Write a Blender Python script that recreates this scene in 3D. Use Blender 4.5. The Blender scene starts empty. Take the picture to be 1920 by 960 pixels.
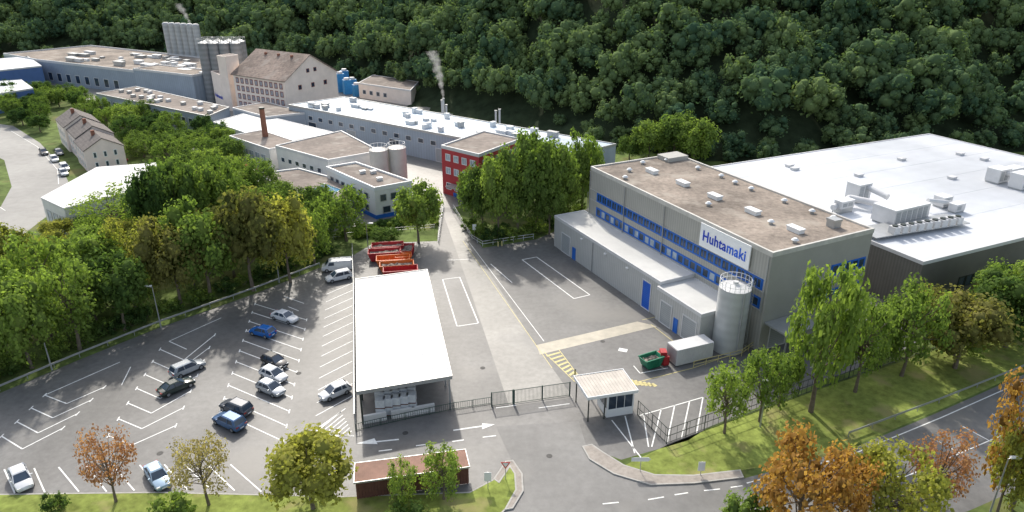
import bpy, math, random
import numpy as np
from mathutils import Vector, Matrix
rnd = random.Random(7)
F = 1350.0; P = math.radians(23.6); H = 50.0
scene = bpy.context.scene
COL = scene.collection

# survey helper: world x,y of a point of the place at height z (drone station at 0,0,50)
def G(u, v, z=0.0):
    x = (u-960)/F; yu = (480-v)/F
    dy = math.cos(P)+yu*math.sin(P); dz = -math.sin(P)+yu*math.cos(P)
    t = (z-H)/dz
    return (x*t, dy*t)
def GP(pts, z=0.0): return [G(a, b, z) for a, b in pts]

# ------------------------------------------------------------------ materials
MATS = {}
def mat(name, col, rough=.75, var=.18, scale=.6, metal=0, bump=0.0, stripe=None, big=0.0, spec=.4, stain=None):
    if name in MATS: return MATS[name]
    m = bpy.data.materials.new(name); m.use_nodes = True
    nt = m.node_tree; N = nt.nodes; Lk = nt.links
    b = N['Principled BSDF']
    b.inputs['Roughness'].default_value = rough
    b.inputs['Metallic'].default_value = metal
    b.inputs['Specular IOR Level'].default_value = spec
    geo = N.new('ShaderNodeNewGeometry')
    n1 = N.new('ShaderNodeTexNoise'); n1.inputs['Scale'].default_value = scale; n1.inputs['Detail'].default_value = 6
    n1.inputs['Roughness'].default_value = .65
    Lk.new(geo.outputs['Position'], n1.inputs['Vector'])
    mr = N.new('ShaderNodeMapRange')
    mr.inputs['From Min'].default_value = .3; mr.inputs['From Max'].default_value = .7
    mr.inputs['To Min'].default_value = 1-var; mr.inputs['To Max'].default_value = 1+var
    Lk.new(n1.outputs['Fac'], mr.inputs['Value'])
    fac = mr.outputs['Result']
    if big:
        n2 = N.new('ShaderNodeTexNoise'); n2.inputs['Scale'].default_value = scale*.09; n2.inputs['Detail'].default_value = 3
        Lk.new(geo.outputs['Position'], n2.inputs['Vector'])
        m2 = N.new('ShaderNodeMapRange'); m2.inputs['From Min'].default_value = .35; m2.inputs['From Max'].default_value = .65
        m2.inputs['To Min'].default_value = 1-big; m2.inputs['To Max'].default_value = 1+big
        Lk.new(n2.outputs['Fac'], m2.inputs['Value'])
        mm = N.new('ShaderNodeMath'); mm.operation = 'MULTIPLY'
        Lk.new(fac, mm.inputs[0]); Lk.new(m2.outputs['Result'], mm.inputs[1]); fac = mm.outputs[0]
    if stripe:
        ang, per, st = stripe
        dp = N.new('ShaderNodeVectorMath'); dp.operation = 'DOT_PRODUCT'
        k = 2*math.pi/per
        dp.inputs[1].default_value = (math.cos(ang)*k, math.sin(ang)*k, 0) if ang is not None else (0, 0, k)
        Lk.new(geo.outputs['Position'], dp.inputs[0])
        sn = N.new('ShaderNodeMath'); sn.operation = 'SINE'; Lk.new(dp.outputs['Value'], sn.inputs[0])
        ms = N.new('ShaderNodeMapRange'); ms.inputs['From Min'].default_value = -1; ms.inputs['From Max'].default_value = 1
        ms.inputs['To Min'].default_value = 1-st; ms.inputs['To Max'].default_value = 1
        Lk.new(sn.outputs[0], ms.inputs['Value'])
        mm = N.new('ShaderNodeMath'); mm.operation = 'MULTIPLY'
        Lk.new(fac, mm.inputs[0]); Lk.new(ms.outputs['Result'], mm.inputs[1]); fac = mm.outputs[0]
    vm = N.new('ShaderNodeVectorMath'); vm.operation = 'SCALE'
    vm.inputs[0].default_value = col
    Lk.new(fac, vm.inputs['Scale'])
    out = vm.outputs[0]
    if stain:
        n3 = N.new('ShaderNodeTexNoise'); n3.inputs['Scale'].default_value = stain[1]; n3.inputs['Detail'].default_value = 5
        Lk.new(geo.outputs['Position'], n3.inputs['Vector'])
        m3 = N.new('ShaderNodeMapRange'); m3.inputs['From Min'].default_value = stain[2]; m3.inputs['From Max'].default_value = stain[2]+.12
        m3.inputs['To Max'].default_value = .8
        Lk.new(n3.outputs['Fac'], m3.inputs['Value'])
        mx = N.new('ShaderNodeMix'); mx.data_type = 'RGBA'
        Lk.new(m3.outputs['Result'], mx.inputs['Factor']); Lk.new(out, mx.inputs['A'])
        mx.inputs['B'].default_value = (*stain[0], 1); out = mx.outputs['Result']
    Lk.new(out, b.inputs['Base Color'])
    if bump:
        bp = N.new('ShaderNodeBump'); bp.inputs['Strength'].default_value = bump; bp.inputs['Distance'].default_value = .1
        Lk.new(n1.outputs['Fac'], bp.inputs['Height']); Lk.new(bp.outputs[0], b.inputs['Normal'])
    MATS[name] = m; return m

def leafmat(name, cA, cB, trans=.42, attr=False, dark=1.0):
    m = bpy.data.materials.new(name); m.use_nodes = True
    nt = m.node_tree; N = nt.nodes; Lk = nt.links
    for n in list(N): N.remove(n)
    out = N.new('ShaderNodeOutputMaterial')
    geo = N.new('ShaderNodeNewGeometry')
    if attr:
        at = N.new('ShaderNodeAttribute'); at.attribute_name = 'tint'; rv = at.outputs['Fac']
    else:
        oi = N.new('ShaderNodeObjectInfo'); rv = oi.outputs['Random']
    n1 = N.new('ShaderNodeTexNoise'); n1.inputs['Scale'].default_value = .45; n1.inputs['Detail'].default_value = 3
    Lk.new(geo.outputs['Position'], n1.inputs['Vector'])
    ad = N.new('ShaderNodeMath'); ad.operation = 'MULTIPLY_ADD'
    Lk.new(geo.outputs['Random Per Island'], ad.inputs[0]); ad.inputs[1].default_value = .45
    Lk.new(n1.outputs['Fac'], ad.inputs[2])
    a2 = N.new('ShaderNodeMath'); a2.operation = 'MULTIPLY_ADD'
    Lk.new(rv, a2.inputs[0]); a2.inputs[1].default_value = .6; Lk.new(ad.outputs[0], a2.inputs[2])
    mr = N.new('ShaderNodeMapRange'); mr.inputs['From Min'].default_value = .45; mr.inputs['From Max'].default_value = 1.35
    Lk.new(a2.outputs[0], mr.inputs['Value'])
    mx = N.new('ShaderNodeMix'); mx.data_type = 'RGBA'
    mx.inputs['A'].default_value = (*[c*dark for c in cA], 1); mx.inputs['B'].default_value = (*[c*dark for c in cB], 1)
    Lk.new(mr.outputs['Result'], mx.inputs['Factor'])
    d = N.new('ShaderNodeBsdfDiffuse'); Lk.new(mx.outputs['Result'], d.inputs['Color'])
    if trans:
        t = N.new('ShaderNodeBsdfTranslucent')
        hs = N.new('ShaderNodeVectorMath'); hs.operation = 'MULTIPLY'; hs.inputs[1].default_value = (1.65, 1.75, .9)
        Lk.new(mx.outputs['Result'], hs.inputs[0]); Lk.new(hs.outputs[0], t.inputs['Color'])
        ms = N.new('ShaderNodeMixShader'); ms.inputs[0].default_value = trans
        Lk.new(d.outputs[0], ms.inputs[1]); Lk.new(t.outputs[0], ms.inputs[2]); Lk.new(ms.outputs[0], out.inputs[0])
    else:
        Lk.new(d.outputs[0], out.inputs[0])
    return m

SA = math.atan2(-.893, .449)   # long axis of the yard grid
asphalt = mat('asphalt_worn', (.138, .135, .13), .55, .2, 1.3, big=.18, bump=.15, spec=.45, stain=((.18, .172, .158), .06, .54))
asphalt2 = mat('asphalt_pale_sunlit', (.21, .202, .185), .5, .2, 1.2, big=.16, bump=.1, spec=.5, stain=((.16, .156, .15), .09, .56))  # pale road tone, lightened further: streaks of sun put into the colour
asphroad = mat('asphalt_road', (.165, .162, .156), .6, .15, 1.0, big=.14, stain=((.20, .192, .175), .08, .55))
concrete = mat('concrete_pale', (.52, .475, .385), .8, .15, .8, big=.15)
pave = mat('paving_stone', (.32, .285, .25), .85, .2, 2)
kerbm = mat('kerb_stone', (.40, .385, .355), .8, .15, 1)
grass = mat('grass', (.11, .15, .045), .95, .5, .35, big=.25, bump=.5, spec=.1, stain=((.20, .19, .08), .12, .56))
lawn = mat('lawn', (.22, .265, .065), .95, .4, .9, big=.25, bump=.4, spec=.1, stain=((.30, .27, .12), .25, .54))
hillm = mat('hill_soil', (.035, .05, .025), .95, .4, .3, spec=.1)
white = mat('road_paint_white', (.80, .80, .77), .6, .15, 3)
yellow = mat('road_paint_yellow', (.58, .50, .22), .6, .25, 3)
claddA = mat('cladding_grey', (.42, .41, .375), .5, .06, .4, stripe=(SA, .5, .18), spec=.4)
claddB = mat('cladding_light', (.49, .49, .475), .5, .06, .4, stripe=(SA, .5, .15))
claddD = mat('cladding_dark', (.15, .145, .13), .6, .1, .4, stripe=(SA, .5, .2))
bluegrey = mat('cladding_blue_grey', (.34, .39, .45), .6, .08, .3, stripe=(SA, .8, .12))
render_w = mat('render_white', (.70, .69, .67), .8, .08, .5)
cream = mat('render_cream', (.86, .74, .65), .85, .08, .4)
pink = mat('render_pale_pink', (.76, .64, .59), .85, .1, .4)
redm = mat('render_red', (.42, .04, .045), .6, .1, .5)
gravel = mat('roof_gravel', (.24, .20, .165), .95, .32, 1.5, big=.3, stain=((.36, .32, .27), .22, .55))
brownroof = mat('roof_felt_brown', (.21, .175, .15), .9, .25, .8, big=.25, stain=((.33, .30, .26), .3, .56))
whiteroof = mat('roof_membrane_white', (.58, .60, .63), .4, .06, .3, big=.14, stripe=(SA, 3.0, .03), spec=.5, stain=((.66, .67, .69), .05, .52))
blueroof = mat('roof_membrane_blue', (.40, .48, .56), .45, .12, .4, big=.2, stripe=(SA, 2.2, .12), stain=((.57, .59, .60), .12, .54))
annexroof = mat('roof_membrane_grey', (.55, .55, .53), .6, .08, .4, big=.14)
corrug = mat('roof_corrugated', (.58, .58, .575), .55, .05, .25, big=.12)
corrugB = mat('roof_corrugated_old', (.52, .475, .42), .7, .14, .8)
corrugR = mat('roof_corrugated_brown', (.27, .15, .11), .75, .2, .8, big=.15)
tile = mat('roof_tile', (.26, .20, .165), .9, .35, 1.2, big=.3, stripe=(None, .4, .15), stain=((.34, .29, .25), .25, .55))
tile2 = mat('roof_tile_dark', (.16, .14, .13), .9, .3, 1.0, stripe=(None, .4, .15))
metalw = mat('metal_white', (.60, .60, .60), .45, .08, .6)
metalg = mat('metal_galvanised', (.40, .41, .41), .4, .1, 1, metal=.4)
silom = mat('silo_aluminium', (.54, .55, .55), .42, .08, .5, metal=.15, stripe=(None, 1.2, .08))
silob = mat('tank_beige', (.54, .51, .47), .5, .1, .5)
silod = mat('silo_dark', (.26, .27, .28), .5, .15, .3, stripe=(None, 1.6, .2))
silol = mat('silo_pale', (.44, .455, .46), .5, .12, .3, stripe=(None, 1.6, .15))
dark = mat('steel_dark', (.03, .04, .035), .5, .1, 1)
gatem = mat('gate_green', (.05, .085, .07), .5, .1, 1)
blue = mat('frame_blue', (.02, .14, .52), .45, .08, 1)
navy = mat('letter_navy', (.01, .05, .50), .4, .02, 1)
azure = mat('letter_blue', (.02, .13, .72), .4, .02, 1)
panelw = mat('sign_panel_white', (.90, .905, .91), .35, .02, 1)
shutter_blue = mat('shutter_blue', (.015, .12, .58), .45, .08, 1, stripe=(None, .3, .2))
shutter_grey = mat('shutter_grey', (.38, .40, .41), .5, .06, 1, stripe=(None, .3, .2))
glass = mat('glass_dark', (.035, .055, .085), .12, .4, .4, spec=.8)
glassl = mat('glass_blind', (.38, .44, .50), .35, .35, 1.3, spec=.6)
glassb = mat('glass_skylight', (.10, .32, .50), .2, .3, .8, spec=.7)
brick = mat('brick_red', (.27, .12, .08), .9, .2, 2)
redframe = mat('frame_red_brown', (.28, .09, .07), .7, .1, 1)
wood = mat('timber_red_brown', (.13, .055, .04), .8, .25, 2)
trunkm = mat('bark', (.16, .13, .10), .95, .3, 2, bump=.5)
signw = mat('sign_white', (.74, .75, .75), .4, .02, 1)
signr = mat('sign_red', (.55, .02, .02), .4, .03, 1)
skr = mat('skip_red', (.40, .025, .03), .5, .25, 1.5)
sko = mat('skip_orange', (.62, .15, .03), .5, .25, 1.5)
skg = mat('skip_green', (.02, .20, .11), .5, .15, 1.5)
skb = mat('tank_blue', (.04, .24, .50), .5, .15, 1.5)
junk = mat('scrap_heap', (.28, .24, .20), .9, .8, 3)
tyre = mat('tyre_rubber', (.015, .015, .015), .8, .1, 1)
rim = mat('rim_alloy', (.40, .41, .42), .35, .05, 1, metal=.6)
lampm = mat('lamp_lens', (.7, .7, .68), .2, .02, 1)
taill = mat('tail_lens', (.35, .01, .01), .3, .02, 1)
wrap = mat('pallet_wrap', (.62, .64, .66), .4, .15, 1.5)

# ------------------------------------------------------------------ geometry builder
def ccw(p):
    a = sum(p[i][0]*p[(i+1) % len(p)][1]-p[(i+1) % len(p)][0]*p[i][1] for i in range(len(p)))
    return list(p) if a > 0 else list(p)[::-1]
def offset(poly, d):
    poly = ccw(poly); n = len(poly); out = []
    for i in range(n):
        p0 = Vector(poly[i-1]); p1 = Vector(poly[i]); p2 = Vector(poly[(i+1) % n])
        a = (p1-p0).normalized(); b = (p2-p1).normalized()
        na = Vector((a.y, -a.x)); nb = Vector((b.y, -b.x))
        k = (na+nb); l = k.length_squared
        k = k*(2/l) if l > .05 else na
        out.append((p1.x+k.x*d, p1.y+k.y*d))
    return out
class Geo:
    def __init__(s): s.v = []; s.f = []; s.m = []
    def add(s, vs, fs, mi=0):
        o = len(s.v); s.v += [tuple(x) for x in vs]
        for f in fs: s.f.append(tuple(i+o for i in f)); s.m.append(mi)
    def prism(s, poly, z0, z1, mi=0):
        p = ccw(poly); n = len(p)
        s.add([(x, y, z0) for x, y in p]+[(x, y, z1) for x, y in p],
              [tuple(range(n))[::-1], tuple(range(n, 2*n))]+[(i, (i+1) % n, n+(i+1) % n, n+i) for i in range(n)], mi)
    def ring(s, poly, o0, o1, z0, z1, mi=0):
        a = offset(poly, o0); b = offset(poly, o1); n = len(a)
        vs = [(x, y, z) for pl, z in ((a, z0), (b, z0), (b, z1), (a, z1)) for x, y in pl]
        fs = []
        for i in range(n):
            j = (i+1) % n
            for k in range(4):
                l = (k+1) % 4; fs.append((k*n+i, k*n+j, l*n+j, l*n+i))
        s.add(vs, fs, mi)
    def box(s, cx, cy, z0, sx, sy, h, rot=0, mi=0):
        c, q = math.cos(rot), math.sin(rot)
        s.prism([(cx+c*x*sx/2-q*y*sy/2, cy+q*x*sx/2+c*y*sy/2) for x, y in ((-1, -1), (1, -1), (1, 1), (-1, 1))], z0, z0+h, mi)
    def lbox(s, o, d, n, a0, a1, o0, o1, z0, z1, mi=0):
        s.prism([(o[0]+d[0]*a+n[0]*b, o[1]+d[1]*a+n[1]*b) for a, b in ((a0, o0), (a1, o0), (a1, o1), (a0, o1))], z0, z1, mi)
    def cyl(s, x, y, z0, z1, r0, r1=None, n=16, mi=0):
        r1 = r0 if r1 is None else r1
        s.tube((x, y, z0), (x, y, z1), r0, r1, n, mi)
    def tube(s, p0, p1, r0, r1=None, n=6, mi=0):
        r1 = r0 if r1 is None else r1
        p0 = Vector(p0); p1 = Vector(p1); d = (p1-p0).normalized()
        t = Vector((1, 0, 0)) if abs(d.z) > .7 else Vector((0, 0, 1))
        a = d.cross(t).normalized(); b = d.cross(a)
        vs = []
        for p, r in ((p0, r0), (p1, r1)):
            for i in range(n):
                an = 2*math.pi*i/n; vs.append(p+a*math.cos(an)*r+b*math.sin(an)*r)
        s.add(vs, [(i, (i+1) % n, n+(i+1) % n, n+i) for i in range(n)]+[tuple(range(n))[::-1], tuple(range(n, 2*n))], mi)
    def beam(s, p0, p1, w, h=None, mi=0):
        h = h or w
        p0 = Vector(p0); p1 = Vector(p1); d = (p1-p0).normalized()
        t = Vector((0, 0, 1)) if abs(d.z) < .9 else Vector((1, 0, 0))
        a = d.cross(t).normalized()*w/2; b = a.cross(d).normalized()*h/2
        vs = [p+x*a+y*b for p in (p0, p1) for x, y in ((-1, -1), (1, -1), (1, 1), (-1, 1))]
        s.add(vs, [(0, 1, 5, 4), (1, 2, 6, 5), (2, 3, 7, 6), (3, 0, 4, 7), (3, 2, 1, 0), (4, 5, 6, 7)], mi)
    def mesh(s, name, mats, off=(0, 0, 0), smooth=False):
        me = bpy.data.meshes.new(name)
        me.from_pydata([(x-off[0], y-off[1], z-off[2]) for x, y, z in s.v], [], s.f)
        for m in mats: me.materials.append(m)
        me.polygons.foreach_set('material_index', s.m)
        if smooth:
            me.shade_smooth(); me.set_sharp_from_angle(angle=math.radians(40))
        me.validate(); me.update(); return me

def link(ob): COL.objects.link(ob); return ob
def thing(name, label, cat, loc, group=None):
    e = link(bpy.data.objects.new(name, None)); e.empty_display_size = .3
    e.location = (loc[0], loc[1], loc[2] if len(loc) > 2 else 0)
    e['label'] = label; e['category'] = cat
    if group: e['group'] = group
    return e
def part(root, g, name, mats, smooth=False, label=None):
    if not isinstance(mats, (list, tuple)): mats = [mats]
    ob = link(bpy.data.objects.new(name, g.mesh(name, mats, tuple(root.location), smooth)))
    ob.parent = root
    if label: ob['label'] = label
    return ob
def child(root, name, me, loc=(0, 0, 0), rz=0):
    ob = link(bpy.data.objects.new(name, me)); ob.parent = root; ob.location = loc; ob.rotation_euler = (0, 0, rz); return ob
def structure(g, name, mats, label=None):
    if not isinstance(mats, (list, tuple)): mats = [mats]
    ob = link(bpy.data.objects.new(name, g.mesh(name, mats))); ob['kind'] = 'structure'
    if label: ob['label'] = label
    return ob

# ------------------------------------------------------------------ buildings
def cen(poly): return (sum(p[0] for p in poly)/len(poly), sum(p[1] for p in poly)/len(poly))
def face_frame(p0, p1, c):
    d = Vector((p1[0]-p0[0], p1[1]-p0[1])); L = d.length; d /= L
    n = Vector((d.y, -d.x))
    if n.dot(Vector((c[0]-p0[0], c[1]-p0[1]))) > 0: n = -n
    return d, n, L
def opening(root, p0, p1, c, s0, s1, z0, z1, fm, gm, name='window', fr=.12, mull=0):
    d, n, L = face_frame(p0, p1, c)
    g = Geo()
    g.lbox(p0, d, n, s0, s1, .005, .09, z0, z0+fr, 0); g.lbox(p0, d, n, s0, s1, .005, .09, z1-fr, z1, 0)
    g.lbox(p0, d, n, s0, s0+fr, .005, .088, z0+fr, z1-fr, 0); g.lbox(p0, d, n, s1-fr, s1, .005, .088, z0+fr, z1-fr, 0)
    for k in range(mull):
        m = s0+(s1-s0)*(k+1)/(mull+1); g.lbox(p0, d, n, m-.04, m+.04, .005, .07, z0+fr, z1-fr, 0)
    g.lbox(p0, d, n, s0+fr, s1-fr, .005, .03, z0+fr, z1-fr, 1)
    return part(root, g, name, [fm, gm])
def winrow(root, p0, p1, c, a, b, n, frac, z0, z1, fm, gm, fr=.12, mull=0, alt=None):
    d, nn, L = face_frame(p0, p1, c)
    st = (b-a)/n
    for i in range(n):
        s = a+st*(i+.5-frac/2)
        opening(root, p0, p1, c, s, s+st*frac, z0, z1, fm, alt if (alt and rnd.random() < .3) else gm, fr=fr, mull=mull)
def building(name, label, cat, poly, h, wall, roof, par=.45, edge=None, z0=0):
    poly = ccw(poly); c = cen(poly)
    r = thing(name, label, cat, (c[0], c[1], z0))
    g = Geo(); g.prism(poly, z0, h); part(r, g, 'wall', wall)
    g = Geo(); g.prism(offset(poly, -.2), h+.01, h+.12); part(r, g, 'roof', roof)
    g = Geo(); g.ring(poly, .06, -.25, h-.3, h+par); part(r, g, 'parapet', edge or metalg)
    return r, c
def roofunit(xyz, sx, sy, h, rot, m=metalw, name='roof_vent', label='pale metal ventilation unit on a flat factory roof', cat='roof vent', group='ventilation units on the factory roofs'):
    x, y, z = xyz
    r = thing(name, label, cat, (x, y, z), group)
    g = Geo(); g.box(x, y, z, sx*.9, sy*.9, h*.75, rot); part(r, g, 'housing', m)
    g = Geo(); g.box(x, y, z+h*.75, sx, sy, h*.25, rot); part(r, g, 'cap', m)
    return r

a = Vector((.449, -.893)).normalized(); bdir = Vector((-a.y, a.x))
A = Vector((13.7, 120.4)); RA = math.atan2(bdir.y, bdir.x)
def gp(L, W): q = A+a*L+bdir*W; return (q.x, q.y)
# main block
mainp = [gp(0, 0), gp(42.2, 0), gp(42.2, 18.4), gp(0, 18.4)]
mb, mc = building('factory_building', 'grey metal clad factory block with blue window bands and gravel roof', 'building', mainp, 14, claddA, gravel, .35, mat('trim_pale', (.54, .52, .48), .6))
d, n, L = face_frame(mainp[0], mainp[1], mc)
for z0, z1 in ((8.65, 10.3), (6.0, 7.62)):
    g = Geo(); g.lbox(mainp[0], d, n, 2.2, 41.4, .002, .022, z0, z1); part(mb, g, 'window_band', blue)
d2, n2, L2 = face_frame(mainp[1], mainp[2], mc)
for z0, z1 in ((8.65, 10.3), (5.1, 6.6)):
    g = Geo(); g.lbox(mainp[1], d2, n2, 11.3, 18.0, .002, .022, z0, z1); part(mb, g, 'window_band', blue)
winrow(mb, mainp[0], mainp[1], mc, 2.4, 41.2, 26, .985, 8.75, 10.2, blue, glass, .15, 1)
winrow(mb, mainp[0], mainp[1], mc, 2.4, 41.2, 28, .985, 6.1, 7.52, blue, glass, .17, 0, glassl)
winrow(mb, mainp[1], mainp[2], mc, 11.5, 17.8, 5, .985, 8.75, 10.2, blue, glass, .13)
winrow(mb, mainp[1], mainp[2], mc, 11.5, 17.8, 5, .985, 5.2, 6.5, blue, glass, .13)
for zz in (10.32, 8.5, 5.85):
    g = Geo(); g.lbox(mainp[0], d, n, 0.3, 41.9, .005, .12, zz, zz+.1); part(mb, g, 'sill', claddB)
for s in (.2, 10.5, 20.8, 41.9):
    g = Geo(); g.lbox(mainp[0], d, n, s-.06, s+.06, .13, .25, 5.7, 13.6); part(mb, g, 'downpipe', metalg)
g = Geo(); q = gp(2.0, 16.0); g.box(q[0], q[1], 14.13, 4.4, 3.2, .75, RA); part(mb, g, 'roof_hatch_room', claddA)
g = Geo(); g.lbox(mainp[0], d, n, 29.2, 38.9, .26, .40, 10.6, 14.0); part(mb, g, 'sign_board', panelw)
def text_mesh(body, size, name, extr=.04, off=.0):
    cu = bpy.data.curves.new(name, 'FONT'); cu.body = body; cu.size = size; cu.extrude = extr; cu.offset = off
    cu.space_character = 1.06
    ob = bpy.data.objects.new(name, cu); link(ob)
    dg = bpy.context.evaluated_depsgraph_get(); dg.update()
    me = bpy.data.meshes.new_from_object(ob.evaluated_get(dg)); me.name = name
    bpy.data.objects.remove(ob)
    xs = [v.co.x for v in me.vertices]; return me, min(xs), max(xs)
def put_text(root, me, origin, d, n, s, off, z, m, sx=1):
    M = Matrix(((d[0], 0, n[0]), (d[1], 0, n[1]), (0, 1, 0))).to_4x4()
    me.transform(M @ Matrix.Scale(sx, 4, (1, 0, 0)))
    me.materials.clear(); me.materials.append(m)
    ob = link(bpy.data.objects.new('lettering', me)); ob.parent = root
    ob.location = (origin[0]+d[0]*s+n[0]*off-root.location.x, origin[1]+d[1]*s+n[1]*off-root.location.y, z-root.location.z)
    return ob
t1, x0, x1 = text_mesh('Huhta', 2.15, 'lettering_a', .03, .022)
t2, y0, y1 = text_mesh('maki', 2.15, 'lettering_b', .03, .022)
gap = .2
tot = (x1-x0)+(y1-y0)+gap; sc = 8.3/tot
put_text(mb, t1, mainp[0], d, n, 29.9-x0*sc, .44, 11.6, navy, sc)
put_text(mb, t2, mainp[0], d, n, 29.9+(x1-x0+gap)*sc-y0*sc, .44, 11.6, azure, sc)
for u, v in ((1222, 324), (1280, 347), (1340, 372), (1411, 400), (1491, 434)):
    x, y = G(u, v, 14.1); roofunit((x, y, 14.12), 1.2, 2.4, .65, RA, signw, 'roof_skylight', 'white domed skylight box on the gravel roof', 'skylight', 'skylights on the gravel roof')
for u, v in ((1180, 322), (1172, 336), (1205, 308), (1250, 303), (1308, 318), (1328, 386), (1352, 333), (1408, 357), (1445, 420), (1470, 380), (1522, 400), (1490, 455), (1378, 345), (1562, 412)):
    x, y = G(u, v, 14.1); r = thing('roof_vent', 'small round white vent on the gravel roof', 'roof vent', (x, y, 14.12), 'round vents on the gravel roof')
    g = Geo(); g.cyl(x, y, 14.12, 14.5, .3, n=10); part(r, g, 'pipe', metalg)
    g = Geo(); g.cyl(x, y, 14.5, 14.75, .5, .25, n=10); part(r, g, 'cap', signw)
x, y = G(1562, 425, 14.1); roofunit((x, y, 14.12), 1.5, 1.5, 1.2, RA, metalg)
# annex
ax = [gp(-1.6, -6.1), gp(28.6, -6.1), gp(28.6, -.02), gp(-1.6, -.02)]
an, ac = building('loading_annex', 'low light grey loading annex with blue shutter gate', 'building', ax, 5.6, claddB, annexroof, .2, metalw)
def atu(p0, p1, u, z):
    best = 0; bd = 1e9
    L = math.dist(p0, p1)
    for i in range(400):
        s = L*i/400; x = p0[0]+(p1[0]-p0[0])*s/L; y = p0[1]+(p1[1]-p0[1])*s/L
        uu = 960+F*x/(y*math.cos(P)+(H-z)*math.sin(P))
        if abs(uu-u) < bd: bd = abs(uu-u); best = s
    return best
s0 = atu(ax[0], ax[1], 1203, 2); s1 = min(atu(ax[0], ax[1], 1234, 2), 28.3)
opening(an, ax[0], ax[1], ac, s0, s1, .02, 4.6, metalw, shutter_blue, 'gate', .15)
s0 = atu(ax[0], ax[1], 1053, 2); opening(an, ax[0], ax[1], ac, s0, s0+3, .02, 3.6, metalw, shutter_grey, 'gate', .12)
s0 = atu(ax[0], ax[1], 1074, 2); opening(an, ax[0], ax[1], ac, s0, s0+1, .02, 2.2, blue, blue, 'door', .1)
for s in (9, 16, 22):
    g = Geo(); da, na, _ = face_frame(ax[0], ax[1], ac); g.lbox(ax[0], da, na, s, s+.5, .02, .25, 4.6, 4.8); part(an, g, 'wall_light', signw)
for s in (12.5,):
    g = Geo(); g.lbox(ax[0], da, na, s, s+.12, .02, .14, 0, 5.2); part(an, g, 'downpipe', metalg)
ax2 = [gp(28.62, -6.6), gp(38.0, -6.6), gp(38.0, -.02), gp(28.62, -.02)]
an2, ac2 = building('loading_annex', 'grey loading bay block with roller shutters and flat roof', 'building', ax2, 5.0, claddB, annexroof, .2, metalw)
opening(an2, ax2[0], ax2[1], ac2, 1.0, 3.6, .02, 3.6, metalw, shutter_grey, 'gate', .15)
opening(an2, ax2[0], ax2[1], ac2, 4.1, 5.0, .02, 2.2, blue, blue, 'door', .1)
opening(an2, ax2[0], ax2[1], ac2, 5.8, 8.8, .02, 3.6, metalw, shutter_grey, 'gate', .15)
# loading canopy by the silo
g = Geo(); g.prism([gp(42.25, .4), gp(46.2, .4), gp(46.2, 6.5), gp(42.25, 6.5)], 4.1, 4.35)
r = thing('loading_canopy', 'flat steel canopy over the side door of the block', 'canopy', gp(44, 3.4)); part(r, g, 'roof', metalg)
for p in (gp(46, .6), gp(46, 6.3)):
    g = Geo(); g.beam((*p, 0), (*p, 4.1), .16); part(r, g, 'post', metalg)
opening(mb, mainp[1], mainp[2], mc, 1.6, 4.8, .02, 3.6, metalw, shutter_grey, 'gate', .15)
# silo
sx_, sy_ = G(1363, 652)
r = thing('storage_silo', 'tall pale aluminium silo with railing on top beside the loading bay', 'silo', (sx_, sy_))
g = Geo(); g.cyl(sx_, sy_, 0, 9.1, 2.05, n=40); part(r, g, 'tank', silom, True)
g = Geo(); g.cyl(sx_, sy_, 9.1, 9.6, 2.05, .3, n=40); g.cyl(sx_, sy_, 9.6, 9.9, .35, n=12); part(r, g, 'roof', metalw, True)
g = Geo()
for k in range(20):
    t = k*math.pi/10; p = (sx_+2*math.cos(t), sy_+2*math.sin(t)); q = (sx_+2*math.cos(t+math.pi/10), sy_+2*math.sin(t+math.pi/10))
    g.beam((*p, 9.1), (*p, 10.3), .06)
    for zz in (9.7, 10.3): g.beam((*p, zz), (*q, zz), .05)
part(r, g, 'railing', signw)
g = Geo()
for k in (-.25, .25): g.beam((sx_+2.2, sy_-.5+k, 0), (sx_+2.2, sy_-.5+k, 10.2), .06)
for k in range(25): g.beam((sx_+2.2, sy_-.75, .4*k+.2), (sx_+2.2, sy_-.25, .4*k+.2), .04)
part(r, g, 'ladder', metalg)
g = Geo(); g.tube((sx_+.6, sy_-2.2, .5), (sx_+.6, sy_-2.2, 9.2), .09, n=8); part(r, g, 'filling_pipe', metalg)
# hall
hp = [(58.6, 93.6), (122, 122.6), (99, 168.2), (36.2, 139)]
hall, hc = building('production_hall', 'very large low hall with pale membrane roof and dark cladding', 'building', hp, 8, claddD, whiteroof, .25, metalw)
winrow(hall, hp[0], hp[1], hc, 9, 22, 8, .9, 2.2, 4.0, dark, glass, .12)
for i in range(1, 6):
    p = Vector(hp[3]).lerp(Vector(hp[0]), .16*i); q = Vector(hp[2]).lerp(Vector(hp[1]), .16*i)
    g = Geo(); g.beam((p.x, p.y, 8.12), (q.x, q.y, 8.12), .10, .04); part(hall, g, 'roof_seam', whiteroof)
def hv(u, v, sx, sy, h, z=8.4, rot=RA, m=metalw, label='large white air handling unit on the membrane roof'):
    x, y = G(u, v, 8.2)
    r = thing('air_handling_unit', label, 'air handling unit', (x, y, 8.13), 'air handling units on the membrane roof')
    g = Geo(); g.box(x, y, z, sx, sy, h, rot); part(r, g, 'housing', m)
    g = Geo(); g.box(x, y, 8.13, sx*.95, sy*.9, z-8.13, rot); part(r, g, 'frame', metalg)
    c, q = math.cos(rot), math.sin(rot)
    for k in range(int(sx/1.3)):
        g = Geo(); t = -sx/2+.8+k*1.3; g.box(x+c*t+q*(sy/2+.02), y+q*t-c*(sy/2+.02), z+.3, .95, .06, h-.6, rot); part(r, g, 'panel', shutter_grey)
    g = Geo(); g.box(x, y, z+h, sx+.1, sy+.1, .1, rot); part(r, g, 'lid', signw)
hv(1685, 412, 8.4, 4.2, 2.6)
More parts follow.
